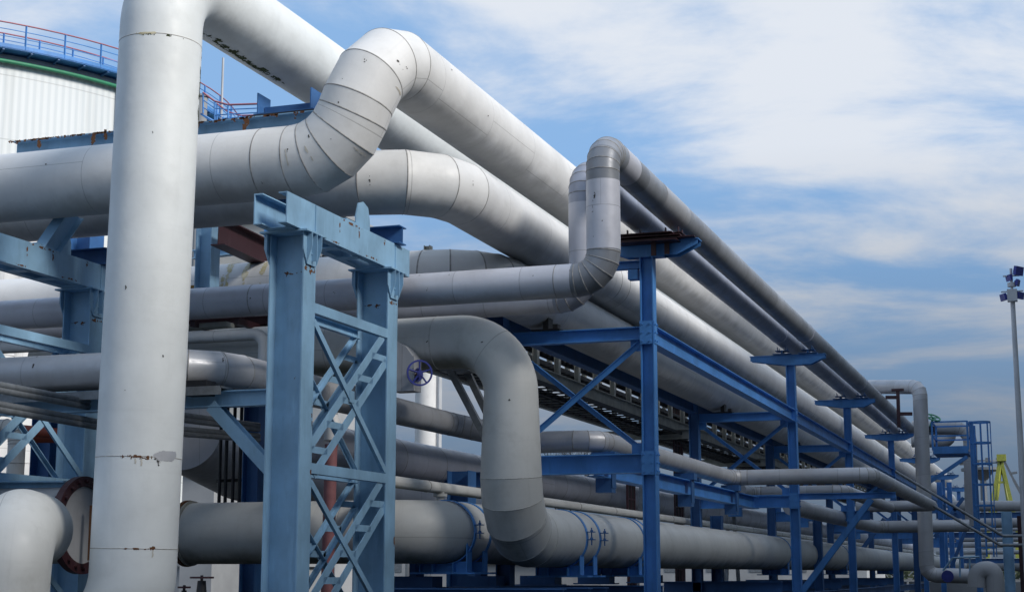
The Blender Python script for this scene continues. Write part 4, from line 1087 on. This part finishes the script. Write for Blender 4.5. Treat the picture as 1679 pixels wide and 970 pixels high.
for i in range(seg):
    a = 2 * math.pi * i / seg; m.v += [circ(a, TR + .10, TH - .28), circ(a, TR + .12, TH + .12), circ(a, TR * .6, TH + 1.3)]
m.v.append(V((TX, TD, TH + 2.0)))
for i in range(seg):
    j = (i + 1) % seg; m.face((3 * i, 3 * j, 3 * j + 1, 3 * i + 1), sm=True); m.face((3 * i + 1, 3 * j + 1, 3 * j + 2, 3 * i + 2), sm=True); m.face((3 * i + 2, 3 * j + 2, 3 * seg), sm=True)
m.build('roof', M['building'], root)
def hoop(m, r, z, w, a0=0, a1=2 * math.pi, sg=96, sides=8):
    pts = [circ(a0 + (a1 - a0) * i / sg, r, z) for i in range(sg + 1)]
    for p, q in zip(pts[:-1], pts[1:]): m.cyl(p, q, w, sides)
m = MB(); hoop(m, TR + .25, TH - .25, .10); 
ga = math.atan2(at(366, 600, Y=TD).y - TD, at(366, 600, Y=TD).x - TX)
m.build('ring_main', M['green'], root)
m = MB(); ca = math.atan2(-math.cos(math.atan2(-TX, TD)), math.sin(math.atan2(-TX, TD)))
for px in (181, 362):
    dr = at(px, 400, D=1.0) - V((0, 0, EYE)); h = V((dr.x, dr.y)); a = h.dot(h); b = -2 * h.dot(V((TX, TD))); c = TX * TX + TD * TD - TR * TR; q = max(0, b * b - 4 * a * c); tt = (-b - math.sqrt(q)) / (2 * a)
    n_ = (V((h.x * tt, h.y * tt, 0)) - TC); n_.z = 0; n_.normalize(); p = TC + n_ * (TR + .2)
    m.cyl(V((p.x, p.y, 0)), V((p.x, p.y, TH - .3)), .12, 10)
m.build('down_pipe', M['building'], root)
# walkway
m = MB()
m.ring(V((TX, TD, TH + .25)), Z0, TR - .9, TR + .75, .06, 96); m.ring(V((TX, TD, TH + .34)), Z0, TR + .72, TR + .75, .22, 96); m.ring(V((TX, TD, TH + .34)), Z0, TR - .93, TR - .9, .22, 96)
m.build('walkway_deck', M['blue'], root)
m = MB()
for i in range(84):
    a = 2 * math.pi * i / 84; p = circ(a, TR + .05, TH + .1); q = circ(a, TR + .7, TH + .2); m.bar(p, q, .1, .1)
m.build('deck_bracket', M['dblue'], root)
m = MB()
for r in (TR + .72, TR - .9):
    for i in range(58):
        a = 2 * math.pi * (i + (.3 if r > TR else 0)) / 58; p = circ(a, r, TH + .3); m.bar(p, p + Z0 * 1.15, .075, .05)
    for z in (.5, .85): hoop(m, r, TH + .3 + z, .022, sides=5)
m.build('railing_post', M['blue'], root)
m = MB()
for r in (TR + .72, TR - .9): hoop(m, r, TH + .3 + 1.17, .035, sides=6)
m.build('handrail', M['handrail'], root)
# roof dome with vent + spiral gangway piece seen right of the thick pipe
root2 = thing('access_stair', 'small blue railed landing with red handrail above the rusty beam', 'stair', at(390, 190, Y=46))
Yl = 46.0
pts = [at(*q, Y=Yl) for q in ((333, 152), (352, 166), (374, 172), (434, 170), (445, 184))]
bot = [at(*q, Y=Yl) for q in ((333, 186), (352, 199), (374, 194), (434, 190), (446, 190))]
m = MB()
for p, q in zip(pts, bot): m.rod([p, q], .035, 6)
for k in (0.35, .7): m.rod([p.lerp(q, k) for p, q in zip(pts, bot)], .02, 6)
pts2 = [p + V((-.2, 1.3, 0)) for p in pts]; bot2 = [p + V((-.2, 1.3, 0)) for p in bot]
for p, q in zip(pts2, bot2): m.rod([p, q], .035, 6)
m.rod([p.lerp(q, .5) for p, q in zip(pts2, bot2)], .02, 6)
m.build('railing_post', M['blue'], root2)
m = MB(); m.rod(pts, .035, 6); m.rod(pts2, .03, 6); m.build('handrail', M['handrail'], root2)
m = MB()
for p, q in zip(bot[:-1], bot[1:]): m.bar((p + p) / 2 + V((-.1, .65, 0)), q + V((-.1, .65, 0)), 1.3, .06)
a = bot[3] + V((-.1, .65, 0)); m.bar(a, V((a.x, a.y, 0)), .2, .2)
m.build('deck', M['blue'], root2)
m = MB(); c = at(331, 160, Y=52); m.cyl(c - Z0 * 1.2, c, .22, 16); m.cyl(c, c + Z0 * .08, .28, 16); m.cyl(c - Z0 * 12, c - Z0 * 1.2, .18, 12); tag(m.build('vent_pipe', M['building']), 'white capped vent just right of the thick vertical pipe', 'vent')
m = MB(); a = at(366, 95, Y=60); m.cyl(V((a.x, a.y, 0)), a, .09, 10, .05); tag(m.build('lightning_mast', M['pole']), 'thin white mast between the thick vertical pipe and the railed landing', 'mast')
# background buildings
def building(label, x0, x1, ytop, Y, depth, mat=M['building'], roof=M['roof'], wins=True, name='building', stripe=None):
    a = at(x0, ytop, Y=Y); b = at(x1, ytop, Y=Y); cx = (a.x + b.x) / 2; wd = abs(b.x - a.x); hz = a.z
    root = thing(name, label, 'building', V((cx, Y + depth / 2, 0)))
    m = MB(); m.box((cx, Y + depth / 2, hz / 2), wd, depth, hz); m.build('wall', mat, root)
    m = MB(); m.box((cx, Y + depth / 2, hz + .12), wd + .4, depth + .4, .24); m.build('roof', roof, root)
    if wins:
        n_ = max(2, int(wd / 5))
        for k in range(min(n_, 30)):
            xx = a.x + wd * (k + .5) / n_
            if b.x < a.x: xx = b.x + wd * (k + .5) / n_
            m = MB(); m.box((xx, Y - .02, hz * .55), 1.6, .08, min(1.2, hz * .3)); fw = m.build('window', M['galv'], root)
    return root
building('long low pale warehouse with red roof line far behind the low pipes', 560, 1420, 905, 190, 20)
building('pale wall block behind the valves at the bottom left', 140, 408, 928, 60, 8, wins=False, roof=M['building'])
building('white wall panel building with green edge behind the dark conduits', 300, 352, 772, 52, 6, wins=False, roof=M['green'])
building('small pale shed seen low between the clamps', 700, 900, 925, 80, 10, wins=False, roof=M['building'])
building('pale building with horizontal bands behind the ochre stained pipe', 350, 560, 372, 75, 6, roof=M['building'])
# silo
root = thing('silo', 'pale ribbed silo in the gap right of the laced frame', 'silo', V((at(704, 640, Y=95).x, 95, 0)))
c = at(700, 600, Y=95)
m = MB(); m.cyl(V((c.x, 95, 0)), c, .75, 24); m.cyl(c, c + Z0 * .5, .78, 24, .5); m.build('shell', M['white'], root)
m = MB()
for k in range(4): m.cyl(V((c.x + .95, 95 - .2 + k * .12, 0)), V((c.x + .95, 95 - .2 + k * .12, c.z - .4)), .05, 6)
m.build('ladder', M['pole'], root)
for k, x in enumerate((672, 688, 702)):
    m = MB(); c = at(x, 792, Y=60); m.cyl(V((c.x, 60, 0)), c, .16, 16); m.ring(c, Z0, .16, .2, .08, 16); m.ring(c - Z0 * 1, Z0, .16, .2, .08, 16)
    tag(m.build('upright_pipe', M['building']), f'short pale upright pipe low right of the laced frame, {["left", "middle", "right"][k]} of three', 'pipe', 'short pale upright pipes')
# ================================================================== far right cluster
YU = 70.0
u0 = at(1508, 634, Y=YU); uz = u0.z; ub = at(1520, 942, Y=YU); u0x = u0.x
pU = pipe('loop_pipe', 'tall pale inverted U pipe at the right end of the rack', [at(1425, 634, Y=YU + 1.5), V((u0x, YU, uz)), V((ub.x, YU, ub.z)), at(1600, 944, Y=YU)], .31, M['grey'], R=.4, n=3, miter=True, seg=32, bead=.004, bw=.015, seams=())
m = MB(); c = at(1554, 944, Y=YU - .4); m.cyl(c, c - Y0 * .12, .2, 20); m.ring(c - Y0 * .1, Y0, .19, .25, .06, 20); m.build('round_cover', M['vblue'], pU.o)
# return loop behind platform
e1 = at(1586, 712, Y=82)
pX = pipe('loop_pipe', 'pale pipe looping down through the ladder platform', [at(1500, 700, Y=82), at(1590, 702, Y=82), at(1594, 862, Y=82)], .33, M['far'], R=.7, n=5, miter=True, seg=28, bead=.004)
pX2 = pipe('loop_pipe', 'pale U shaped return pipe end behind the platform railing', [at(1495, 722, Y=88), at(1556, 722, Y=88), at(1556, 704, Y=88), at(1495, 700, Y=88)], .36, M['far'], R=.3, n=5, seg=28)
pY = pipe('low_pipe', 'short pale elbowed manifold at the lower right', [at(1602, 962, Y=62), at(1602, 936, Y=62), at(1630, 932, Y=62), at(1632, 970, Y=62)], .33, M['far'], R=.3, n=8, seg=28)
pf = pipe('rack_pipe', 'pale pipe crossing to the right edge beneath the yellow crane', [at(1560, 829, Y=112), at(1720, 829, Y=112)], .36, M['far'], seg=24)
# red hangers by U
root = thing('hanger_frame', 'dark red hanger frame beside the tall inverted U pipe', 'hanger', at(1472, 690, Y=68))
m = MB(); m.bar(at(1472, 638, Y=68), at(1474, 700, Y=68), .14, .14); 
for (xa, xb, y) in ((1452, 1474, 651), (1472, 1496, 678)): m.bar(at(xa, y, Y=68), at(xb, y, Y=68), .12, .14)
m.box(at(1472, 639, Y=68), .5, .2, .1); m.build('hanger', M['maroon'], root)
# platform with ladder cage
YPf = 76.0
pl = lambda x, y, dy=0: at(x, y, Y=YPf + dy)
root = thing('access_platform', 'royal blue railed platform on brackets at the right end of the rack', 'platform', V((pl(1560, 740).x, YPf, 0)))
a, b = pl(1530, 738), pl(1588, 738)
m = MB(); m.box(((a.x + b.x) / 2, YPf + 1.2, a.z - .1), b.x - a.x, 2.6, .14); m.box(((a.x + b.x) / 2, YPf - .12, a.z), b.x - a.x, .06, .34); m.build('deck', M['farblue'], root)
m = MB(); ztop = pl(1560, 691).z
for yy in (YPf - .1, YPf + 2.4):
    for xx in (a.x, b.x): m.bar(V((xx, yy, a.z)), V((xx, yy, ztop)), .09, .09)
    for k in (1, .5): m.bar(V((a.x, yy, a.z + (ztop - a.z) * k)), V((b.x, yy, a.z + (ztop - a.z) * k)), .06, .07)
for xx in (a.x, b.x):
    for k in (1, .5): m.bar(V((xx, YPf, a.z + (ztop - a.z) * k)), V((xx, YPf + 2.4, a.z + (ztop - a.z) * k)), .06, .07)
m.build('railing', M['farblue'], root)
m = MB(); m.ibeam(pl(1586, 748), pl(1524, 790), .16, .2, up=Y0); m.ibeam(pl(1586, 748, 2.3), pl(1524, 790, 2.3), .16, .2, up=Y0); m.build('knee_brace', M['farblue'], root)
c = pl(1592, 700); m = MB(); m.bar(V((c.x, YPf, 0)), V((c.x, YPf, ztop)), .16, .16); m.bar(V((c.x, YPf + 2.4, 0)), V((c.x, YPf + 2.4, ztop)), .16, .16); m.build('post', M['farblue'], root)
root = thing('caged_ladder', 'tall blue caged ladder at the right end of the rack', 'ladder', V((pl(1608, 800).x, YPf, 0)))
lx0, lx1 = pl(1598, 750).x, pl(1598, 750).x + .1
m = MB()
cx_ = pl(1610, 750).x; zt2 = pl(1610, 691).z
for q in (-.28, .28): m.bar(V((cx_ - .35, YPf + q, 0)), V((cx_ - .35, YPf + q, zt2)), .06, .05)
zz = .3
while zz < zt2: m.bar(V((cx_ - .35, YPf - .28, zz)), V((cx_ - .35, YPf + .28, zz)), .03, .03); zz += .3
m.build('ladder', M['farblue'], root)
m = MB()
for k in range(8):
    z_ = zt2 - k * .95 - .02
    if z_ < 2.4: break
    m.ring(V((cx_, YPf, z_)), Z0, .42, .45, .07, 20)
for k in range(5):
    an = R_(-90 + k * 45); p = V((cx_ + math.cos(an) * .435, YPf + math.sin(an) * .435, 0)); m.bar(p + Z0 * 2.4, p + Z0 * zt2, .045, .03)
m.build('safety_cage', M['farblue'], root)
# inclined handrails of a stair
root = thing('stair_rail', 'pair of grey inclined rails descending across the tall inverted U pipe', 'handrail', at(1560, 820, Y=64))
for (p0, p1) in (((1468, 772), (1645, 878)), ((1468, 792), (1640, 893))):
    m = MB(); a_, b_ = at(*p0, Y=64), at(*p1, Y=64); m.rod([a_, b_, b_ + V((1.6, 0, 0))], .055, 8); m.build('rail', M['galv'], root)
# small teal gate rail
m = MB(); m.rod([at(1546, 935, Y=66), at(1562, 914, Y=66), at(1606, 912, Y=66)], .04, 8)
for x in (1574, 1590): m.rod([at(x, 914, Y=66), at(x, 945, Y=66)], .035, 8)
tag(m.build('guard_rail', M['lblue']), 'small light blue bent guard rail low at the right', 'railing')
# right background steel and pipes
for k, (x, Y, w_, mt, l) in enumerate(((1650, 92, .55, 'lblue', 'grey blue column at the lower right'), (1672, 80, .26, 'maroon', 'dark red slim post at the right edge'), (1540, 98, .3, 'blue', 'slim blue post behind the ladder platform, left'), (1556, 104, .3, 'blue', 'slim blue post behind the ladder platform, right'), (1498, 84, .3, 'dblue', 'deep blue post behind the tall inverted U pipe'))):
    post(x, (838, 845, 790, 790, 800)[k], 985, Y, w_, M[mt], l, group='right background posts')
ys = [(845, 'dblue'), (857, 'far'), (868, 'far'), (877, 'dblue'), (884, 'far'), (893, 'far'), (905, 'far'), (919, 'dblue'), (925, 'far')]
for k, (y, mt) in enumerate(ys):
    p, q = at(1535, y, Y=118 + k * 4), at(1760, y, Y=118 + k * 4); r_ = (.22, .38, .16, .2, .2, .22, .18, .2, .55)[k]
    q.z = p.z
    m = MB(); m.cyl(p, q, r_, 16) if mt != 'dblue' else m.ibeam(p, q, .3, .4)
    tag(m.build('cross_pipe' if mt != 'dblue' else 'cross_beam', M[mt]), f'{["first", "second", "third", "fourth", "fifth", "sixth", "seventh", "eighth", "lowest"][k]} from the top among the pipes and beams crossing to the lower right edge', 'pipe' if mt != 'dblue' else 'beam', 'pipes and beams crossing at the lower right')
# tangle of blue lattice under the far rack
for k, (x0_, y0_, x1_, y1_, Y) in enumerate(((1532, 880, 1580, 815, 96), (1545, 812, 1600, 870, 96), (1410, 905, 1450, 850, 84), (1500, 900, 1545, 850, 90), (1560, 930, 1590, 850, 100))):
    m = MB(); m.ibeam(at(x0_, y0_, Y=Y), at(x1_, y1_, Y=Y), .2, .2, up=Y0); tag(m.build('diagonal_brace', M['dblue']), ['deep blue diagonal low behind the tall U pipe, leaning right', 'deep blue diagonal low behind the ladder platform, leaning left', 'deep blue diagonal between the third and fourth rack bents', 'deep blue diagonal just left of the ladder foot', 'steep deep blue diagonal at the ladder foot'][k], 'brace', 'background diagonals')
# valve with angled wheel on platform
root = thing('valve', 'small dark valve with tilted green handwheel on the left end of the ladder platform', 'valve', at(1524, 688, Y=76))
m = MB(); c = at(1530, 684, Y=76); axv = V((.35, -.4, .85)).normalized(); m.ring(c, axv, .30, .36, .05, 20); m.rod([c, c - axv * .5], .05, 8); sdv, uv_ = basis(axv)
for k in range(4): a = k * math.pi / 2; m.rod([c, c + (sdv * math.cos(a) + uv_ * math.sin(a)) * .32], .03, 6)
m.build('handwheel', M['green'], root)
m = MB(); m.box(c - axv * .62, .5, .3, .25); m.build('body', M['cable'], root)
# pale low wall along the bottom right
m = MB(); a = at(1400, 953, Y=96); m.box((3, 100, a.z / 2), 24, .6, a.z); tag(m.build('low_wall', M['building']), 'pale low kerb wall along the bottom right edge', 'wall')
# lamp mast
YL = 62.0
a = at(1679, 970, Y=YL); b = at(1660, 487, Y=YL)
root = thing('lamp_mast', 'tall white lamp mast with dark floodlights at the right edge', 'lamp mast', V((b.x, YL, 0)))
m = MB(); m.cyl(V((b.x, YL, 0)), V((b.x, YL, b.z)), .14, 16, .085); m.cyl(V((b.x, YL, b.z)), V((b.x, YL, b.z + 1.1)), .05, 10); m.build('pole', M['pole'], root)
def flood(c, d, s=.3):
    m = MB(); d = d.normalized(); m.prism([(-s, -s * .7), (s, -s * .7), (s, s * .7), (-s, s * .7)], c, c + d * s * .5); m.prism([(-s * .8, -s * .6), (s * .8, -s * .6), (s * .8, s * .6), (-s * .8, s * .6)], c, c - d * s * .5, scale1=.4); m.build('floodlight', M['vblue'], root)
tz = b.z
flood(V((b.x + .22, YL, tz + 1.0)), V((.8, -.5, -.2)), .24); flood(V((b.x - .05, YL, tz + .75)), V((-.8, -.5, -.2)), .17); flood(V((b.x + .18, YL, tz + .55)), V((.9, -.2, -.2)), .17)
flood(V((b.x - .28, YL, tz + .02)), V((-.9, -.5, -.2)), .19); flood(V((b.x + .25, YL, tz + .05)), V((.9, -.5, -.2)), .19)
m = MB(); m.box((b.x, YL - .1, tz + .05), .36, .3, .46); m.cyl(V((b.x, YL, tz + .4)), V((b.x, YL, tz + .55)), .16, 12); m.bar(V((b.x - .4, YL, tz + .22)), V((b.x + .4, YL, tz + .22)), .05, .05); m.bar(V((b.x - .3, YL, tz + .82)), V((b.x + .3, YL, tz + .82)), .05, .05); m.build('lamp_bracket', M['pole'], root)
# far mast with round head platform
YM = 330.0
a = at(1611, 765, Y=YM); root = thing('floodlight_tower', 'distant grey floodlight tower seen through the ladder cage', 'tower', V((a.x, YM, 0)))
m = MB(); m.cyl(V((a.x, YM, 0)), V((a.x, YM, a.z)), 1.0, 10, .55); m.build('mast', M['galv'], root)
m = MB(); m.ring(V((a.x, YM, a.z - .5)), Z0, .5, 4.2, .5, 20); m.ring(V((a.x, YM, a.z + 1)), Z0, 3.8, 4.2, .25, 20)
for k in range(10): an = k * math.pi / 5; m.box((a.x + 3.9 * math.cos(an), YM + 3.9 * math.sin(an), a.z + 1.0), .9, .6, 1.1)
m.cyl(V((a.x, YM, a.z - 2.6)), V((a.x, YM, a.z - .6)), .8, 10, 2.4); m.build('lamp_crown', M['galv'], root)
# crane
YC = 300.0
cq = lambda x, y, dy=0: at(x, y, Y=YC + dy)
root = thing('harbour_crane', 'distant yellow harbour crane at the right edge', 'crane', V((cq(1640, 900).x, YC, 0)))
m = MB(); m.bar(cq(1620, 860), cq(1640, 752), .6, .6); m.bar(cq(1628, 860), cq(1641, 752, 3), .6, .7); m.bar(cq(1668, 862), cq(1642, 756), .6, .6); m.bar(cq(1661, 862), cq(1642, 756, 3), .5, .6); m.bar(cq(1633, 790), cq(1651, 790), .4, .4); m.bar(cq(1620, 860), cq(1620, 925), .6, .6); m.bar(cq(1668, 862), cq(1668, 925), .6, .6); m.box(cq(1642, 750), 1.6, 1.5, 1.2)
m.build('tower', M['yellow'], root)
m = MB(); m.bar(cq(1645, 752), cq(1662, 786), .35, .4); m.bar(cq(1662, 786), cq(1690, 838), .45, .5); m.bar(cq(1643, 750), cq(1680, 822), .25, .25); m.bar(cq(1655, 776), cq(1668, 774), .4, .4); m.build('jib', M['galv'], root)
# bare tree far behind
def bare_tree(px, ytop, Y, label):
    base = at(px, 900, Y=Y); top = at(px, ytop, Y=Y); root = thing('bare_tree', label, 'tree', V((base.x, Y, 0)))
    rnd = random.Random(int(px)); tr = MB(); tw = MB(); Hh = top.z
    tr.cyl(V((base.x, Y, 0)), V((base.x, Y, Hh * .5)), .3, 8, .16)
    def grow(p, d, L, r, n):
        q = p + d * L; tw.cyl(p, q, r, 4, r * .6)
        if n == 0: return
        for k in range(3):
            dd = (d + V((rnd.uniform(-.7, .7), rnd.uniform(-.7, .7), rnd.uniform(-.1, .6)))).normalized(); grow(q, dd, L * rnd.uniform(.6, .8), r * .6, n - 1)
    for k in range(6): grow(V((base.x, Y, Hh * (.35 + .025 * k))), V((rnd.uniform(-.7, .7), rnd.uniform(-.7, .7), .8)).normalized(), Hh * .17, .10, 4)
    tr.build('trunk', M['cable'], root); tw.build('crown', M['cable'], root)
bare_tree(917, 682, 140, 'bare tree far behind, right of the drop pipe')
# far hedge / tree line
m = MB(); rnd = random.Random(5)
for k in range(9000):
    x = rnd.uniform(-420, 120); y = rnd.uniform(395, 425); h = 2.2 + 2.6 * (noise.noise(V((x * .05, 0, 3))) + .6) ; z = rnd.uniform(0, max(1, h)); s = rnd.uniform(.4, .9)
    c = V((x, y, z)); b = len(m.v); a = rnd.uniform(0, 6.28); m.v += [c + V((math.cos(a) * s, math.sin(a) * s, -s * .5)), c + V((-math.cos(a) * s, -math.sin(a) * s, -s * .3)), c + V((rnd.uniform(-.3, .3), 0, s))]; m.face((b, b + 1, b + 2))
tag(m.build('tree_line', M['foliage']), 'low dark far off tree line on the horizon', 'tree line', kind='stuff')
# ================================================================== surface marks
def mk(p, x, y, *a, **k):
    try: return patch(p, a[0], scr(p, x, y), *a[1:], **k)
    except Exception as ex: print('patch fail', x, y, ex)
mk(pA, 390, 90, 'moss_patch', 2.2, .20, M['moss'], .58, .018, 3, fs=6, stretch=(.6, 1.6)); mk(pA, 428, 114, 'moss_patch', 1.8, .18, M['moss'], .58, .018, 4, fs=6, stretch=(.6, 1.6)); mk(pA, 462, 139, 'moss_patch', 1.4, .15, M['moss'], .56, .018, 5, fs=6, stretch=(.6, 1.6)); mk(pA, 341, 60, 'moss_patch', .35, .3, M['moss'], .36, .02, 6)

def hoopseam(p, s, mat=M['seam_lt'], w=.02, dr=.004, name='weld_seam'):
    c, t0 = frame_at(p, s); m = MB(); m.ring(c, t0, p.rad(s) - .01, p.rad(s) + dr, w, 56)
    for i in range(len(m.sm)): m.sm[i] = True
    return m.build(name, mat, p.o)
for y in (54, 748, 899):
    hoopseam(pA, s_near(pA, scr(pA, 250, y)), dr=.003, w=.012)
mk(pA, 232, 748, 'rust_stain', .07, .55, M['rust'], .62, .012, 11, fs=14); mk(pA, 258, 756, 'rust_stain', .12, .14, M['scuff'], .5, .010, 12, fs=16); mk(pA, 205, 747, 'rust_stain', .05, .4, M['rust'], .45, .012, 13, fs=14)
mk(pA, 252, 898, 'rust_stain', .05, .25, M['rust'], .55, .012, 14, fs=14); mk(pA, 225, 899, 'rust_stain', .04, .9, M['rust'], .36, .012, 15, fs=14)
mk(pA, 272, 747, 'grey_patch', .15, .42, M['grey'], .96, .014, 21, fs=2)
mk(pA, 240, 54, 'rust_stain', .04, .6, M['ochre'], .55, .012, 16, fs=10); mk(pA, 262, 57, 'rust_stain', .05, 1.0, M['moss'], .42, .012, 17, fs=12)
mk(pA, 250, 221, 'scuff_mark', .12, .03, M['scuff'], .6, .01, 18); mk(pA, 207, 470, 'scuff_mark', .10, .03, M['scuff'], .6, .01, 19); mk(pA, 267, 583, 'scuff_mark', .04, .03, M['scuff'], .7, .01, 20); mk(pA, 206, 640, 'scuff_mark', .04, .03, M['scuff'], .7, .01, 22)
# seam knuckles and scuffs on the S bend
for k, (x, y, a, b, d) in enumerate(((602, 90, .10, .14, .42), (562, 130, .04, .04, .5), (555, 168, .04, .04, .5), (471, 245, .05, .16, .5), (506, 223, .04, .08, .6), (542, 230, .12, .03, .6), (668, 115, .05, .15, .5), (690, 70, .05, .2, .4), (741, 115, .15, .03, .5), (655, 105, .05, .35, .5), (430, 300, .05, .06, .5), (220, 290, .04, .06, .5), (75, 270, .04, .06, .5), (800, 190, .05, .04, .5), (535, 200, .03, .10, .5))):
    mk(pB, x, y, 'scuff_mark', a, b, M['scuff'], d, .011, 30 + k, fs=12)
mk(pB, 612, 270, 'rust_stain', .30, .05, M['rust'], .6, .011, 60, fs=12)
for k, (x, y) in enumerate(((775, 300), (745, 352), (606, 300), (830, 330))): mk(pE, x, y, 'scuff_mark', .03, .25, M['scuff'], .42, .012, 70 + k, fs=12)
mk(pF, 974, 322, 'scuff_mark', .16, .08, M['scuff'], .55, .008, 80, fs=16); mk(pF, 972, 340, 'scuff_mark', .25, .03, M['scuff'], .5, .008, 81, fs=20); mk(pF, 988, 362, 'scuff_mark', .03, .08, M['scuff'], .5, .008, 82, fs=20); mk(pF, 973, 385, 'scuff_mark', .22, .02, M['scuff'], .42, .008, 83, fs=20)
for k, (x, y) in enumerate(((410, 490), (687, 452), (737, 450), (934, 445), (876, 452), (550, 480), (700, 475))): mk(pF, x, y, 'scuff_mark', .07, .07, M['scuff'], .5, .009, 90 + k, fs=14)
for k, (x, y) in enumerate(((60, 585), (365, 590), (155, 570), (54, 600))): mk(pQ, x, y, 'scuff_mark', .04, .09, M['scuff'], .55, .009, 110 + k, fs=14)
for k, (x, y, a) in enumerate(((378, 440, .05), (406, 440, .07), (432, 440, .05), (366, 455, .04))): mk(pN, x, y, 'rust_stain', a * 2.4, .95, M['ochre'], .72, .02, 120 + k, fs=4)
for k, (x, y) in enumerate(((742, 600), (790, 560), (835, 655), (700, 560))): mk(pJ, x, y, 'scuff_mark', .05, .05, M['scuff'], .55, .01, 130 + k, fs=14)
# longitudinal lap joint on the drop pipe

# hoops at the brackets and drip streaks
for y in PY[1:5]:
    for p, X, r_ in ((pF, XF, .283), (pG, XG, .275)):
        c = V((X, y - .75, F2.z if p is pF else G2.z)); m = MB(); m.ring(c, Y0, r_ - .01, r_ + .012, .10, 40)
        for q in range(len(m.sm)): m.sm[q] = False
        m.build('hoop', M['lav'], p.o)
for k, (x, y, L_) in enumerate(((232, 757, .12), (250, 907, .10), (222, 755, .08))):
    mk(pA, x, y, 'drip_stain', L_, .03, M['drip'], .75, .012, 200 + k, fs=5, stretch=(.3, 2.5))
for k, (x, y) in enumerate(((470, 260), (505, 250), (600, 240), (655, 150))):
    mk(pB, x, y, 'drip_stain', .04, .4, M['drip'], .7, .012, 220 + k, fs=5)
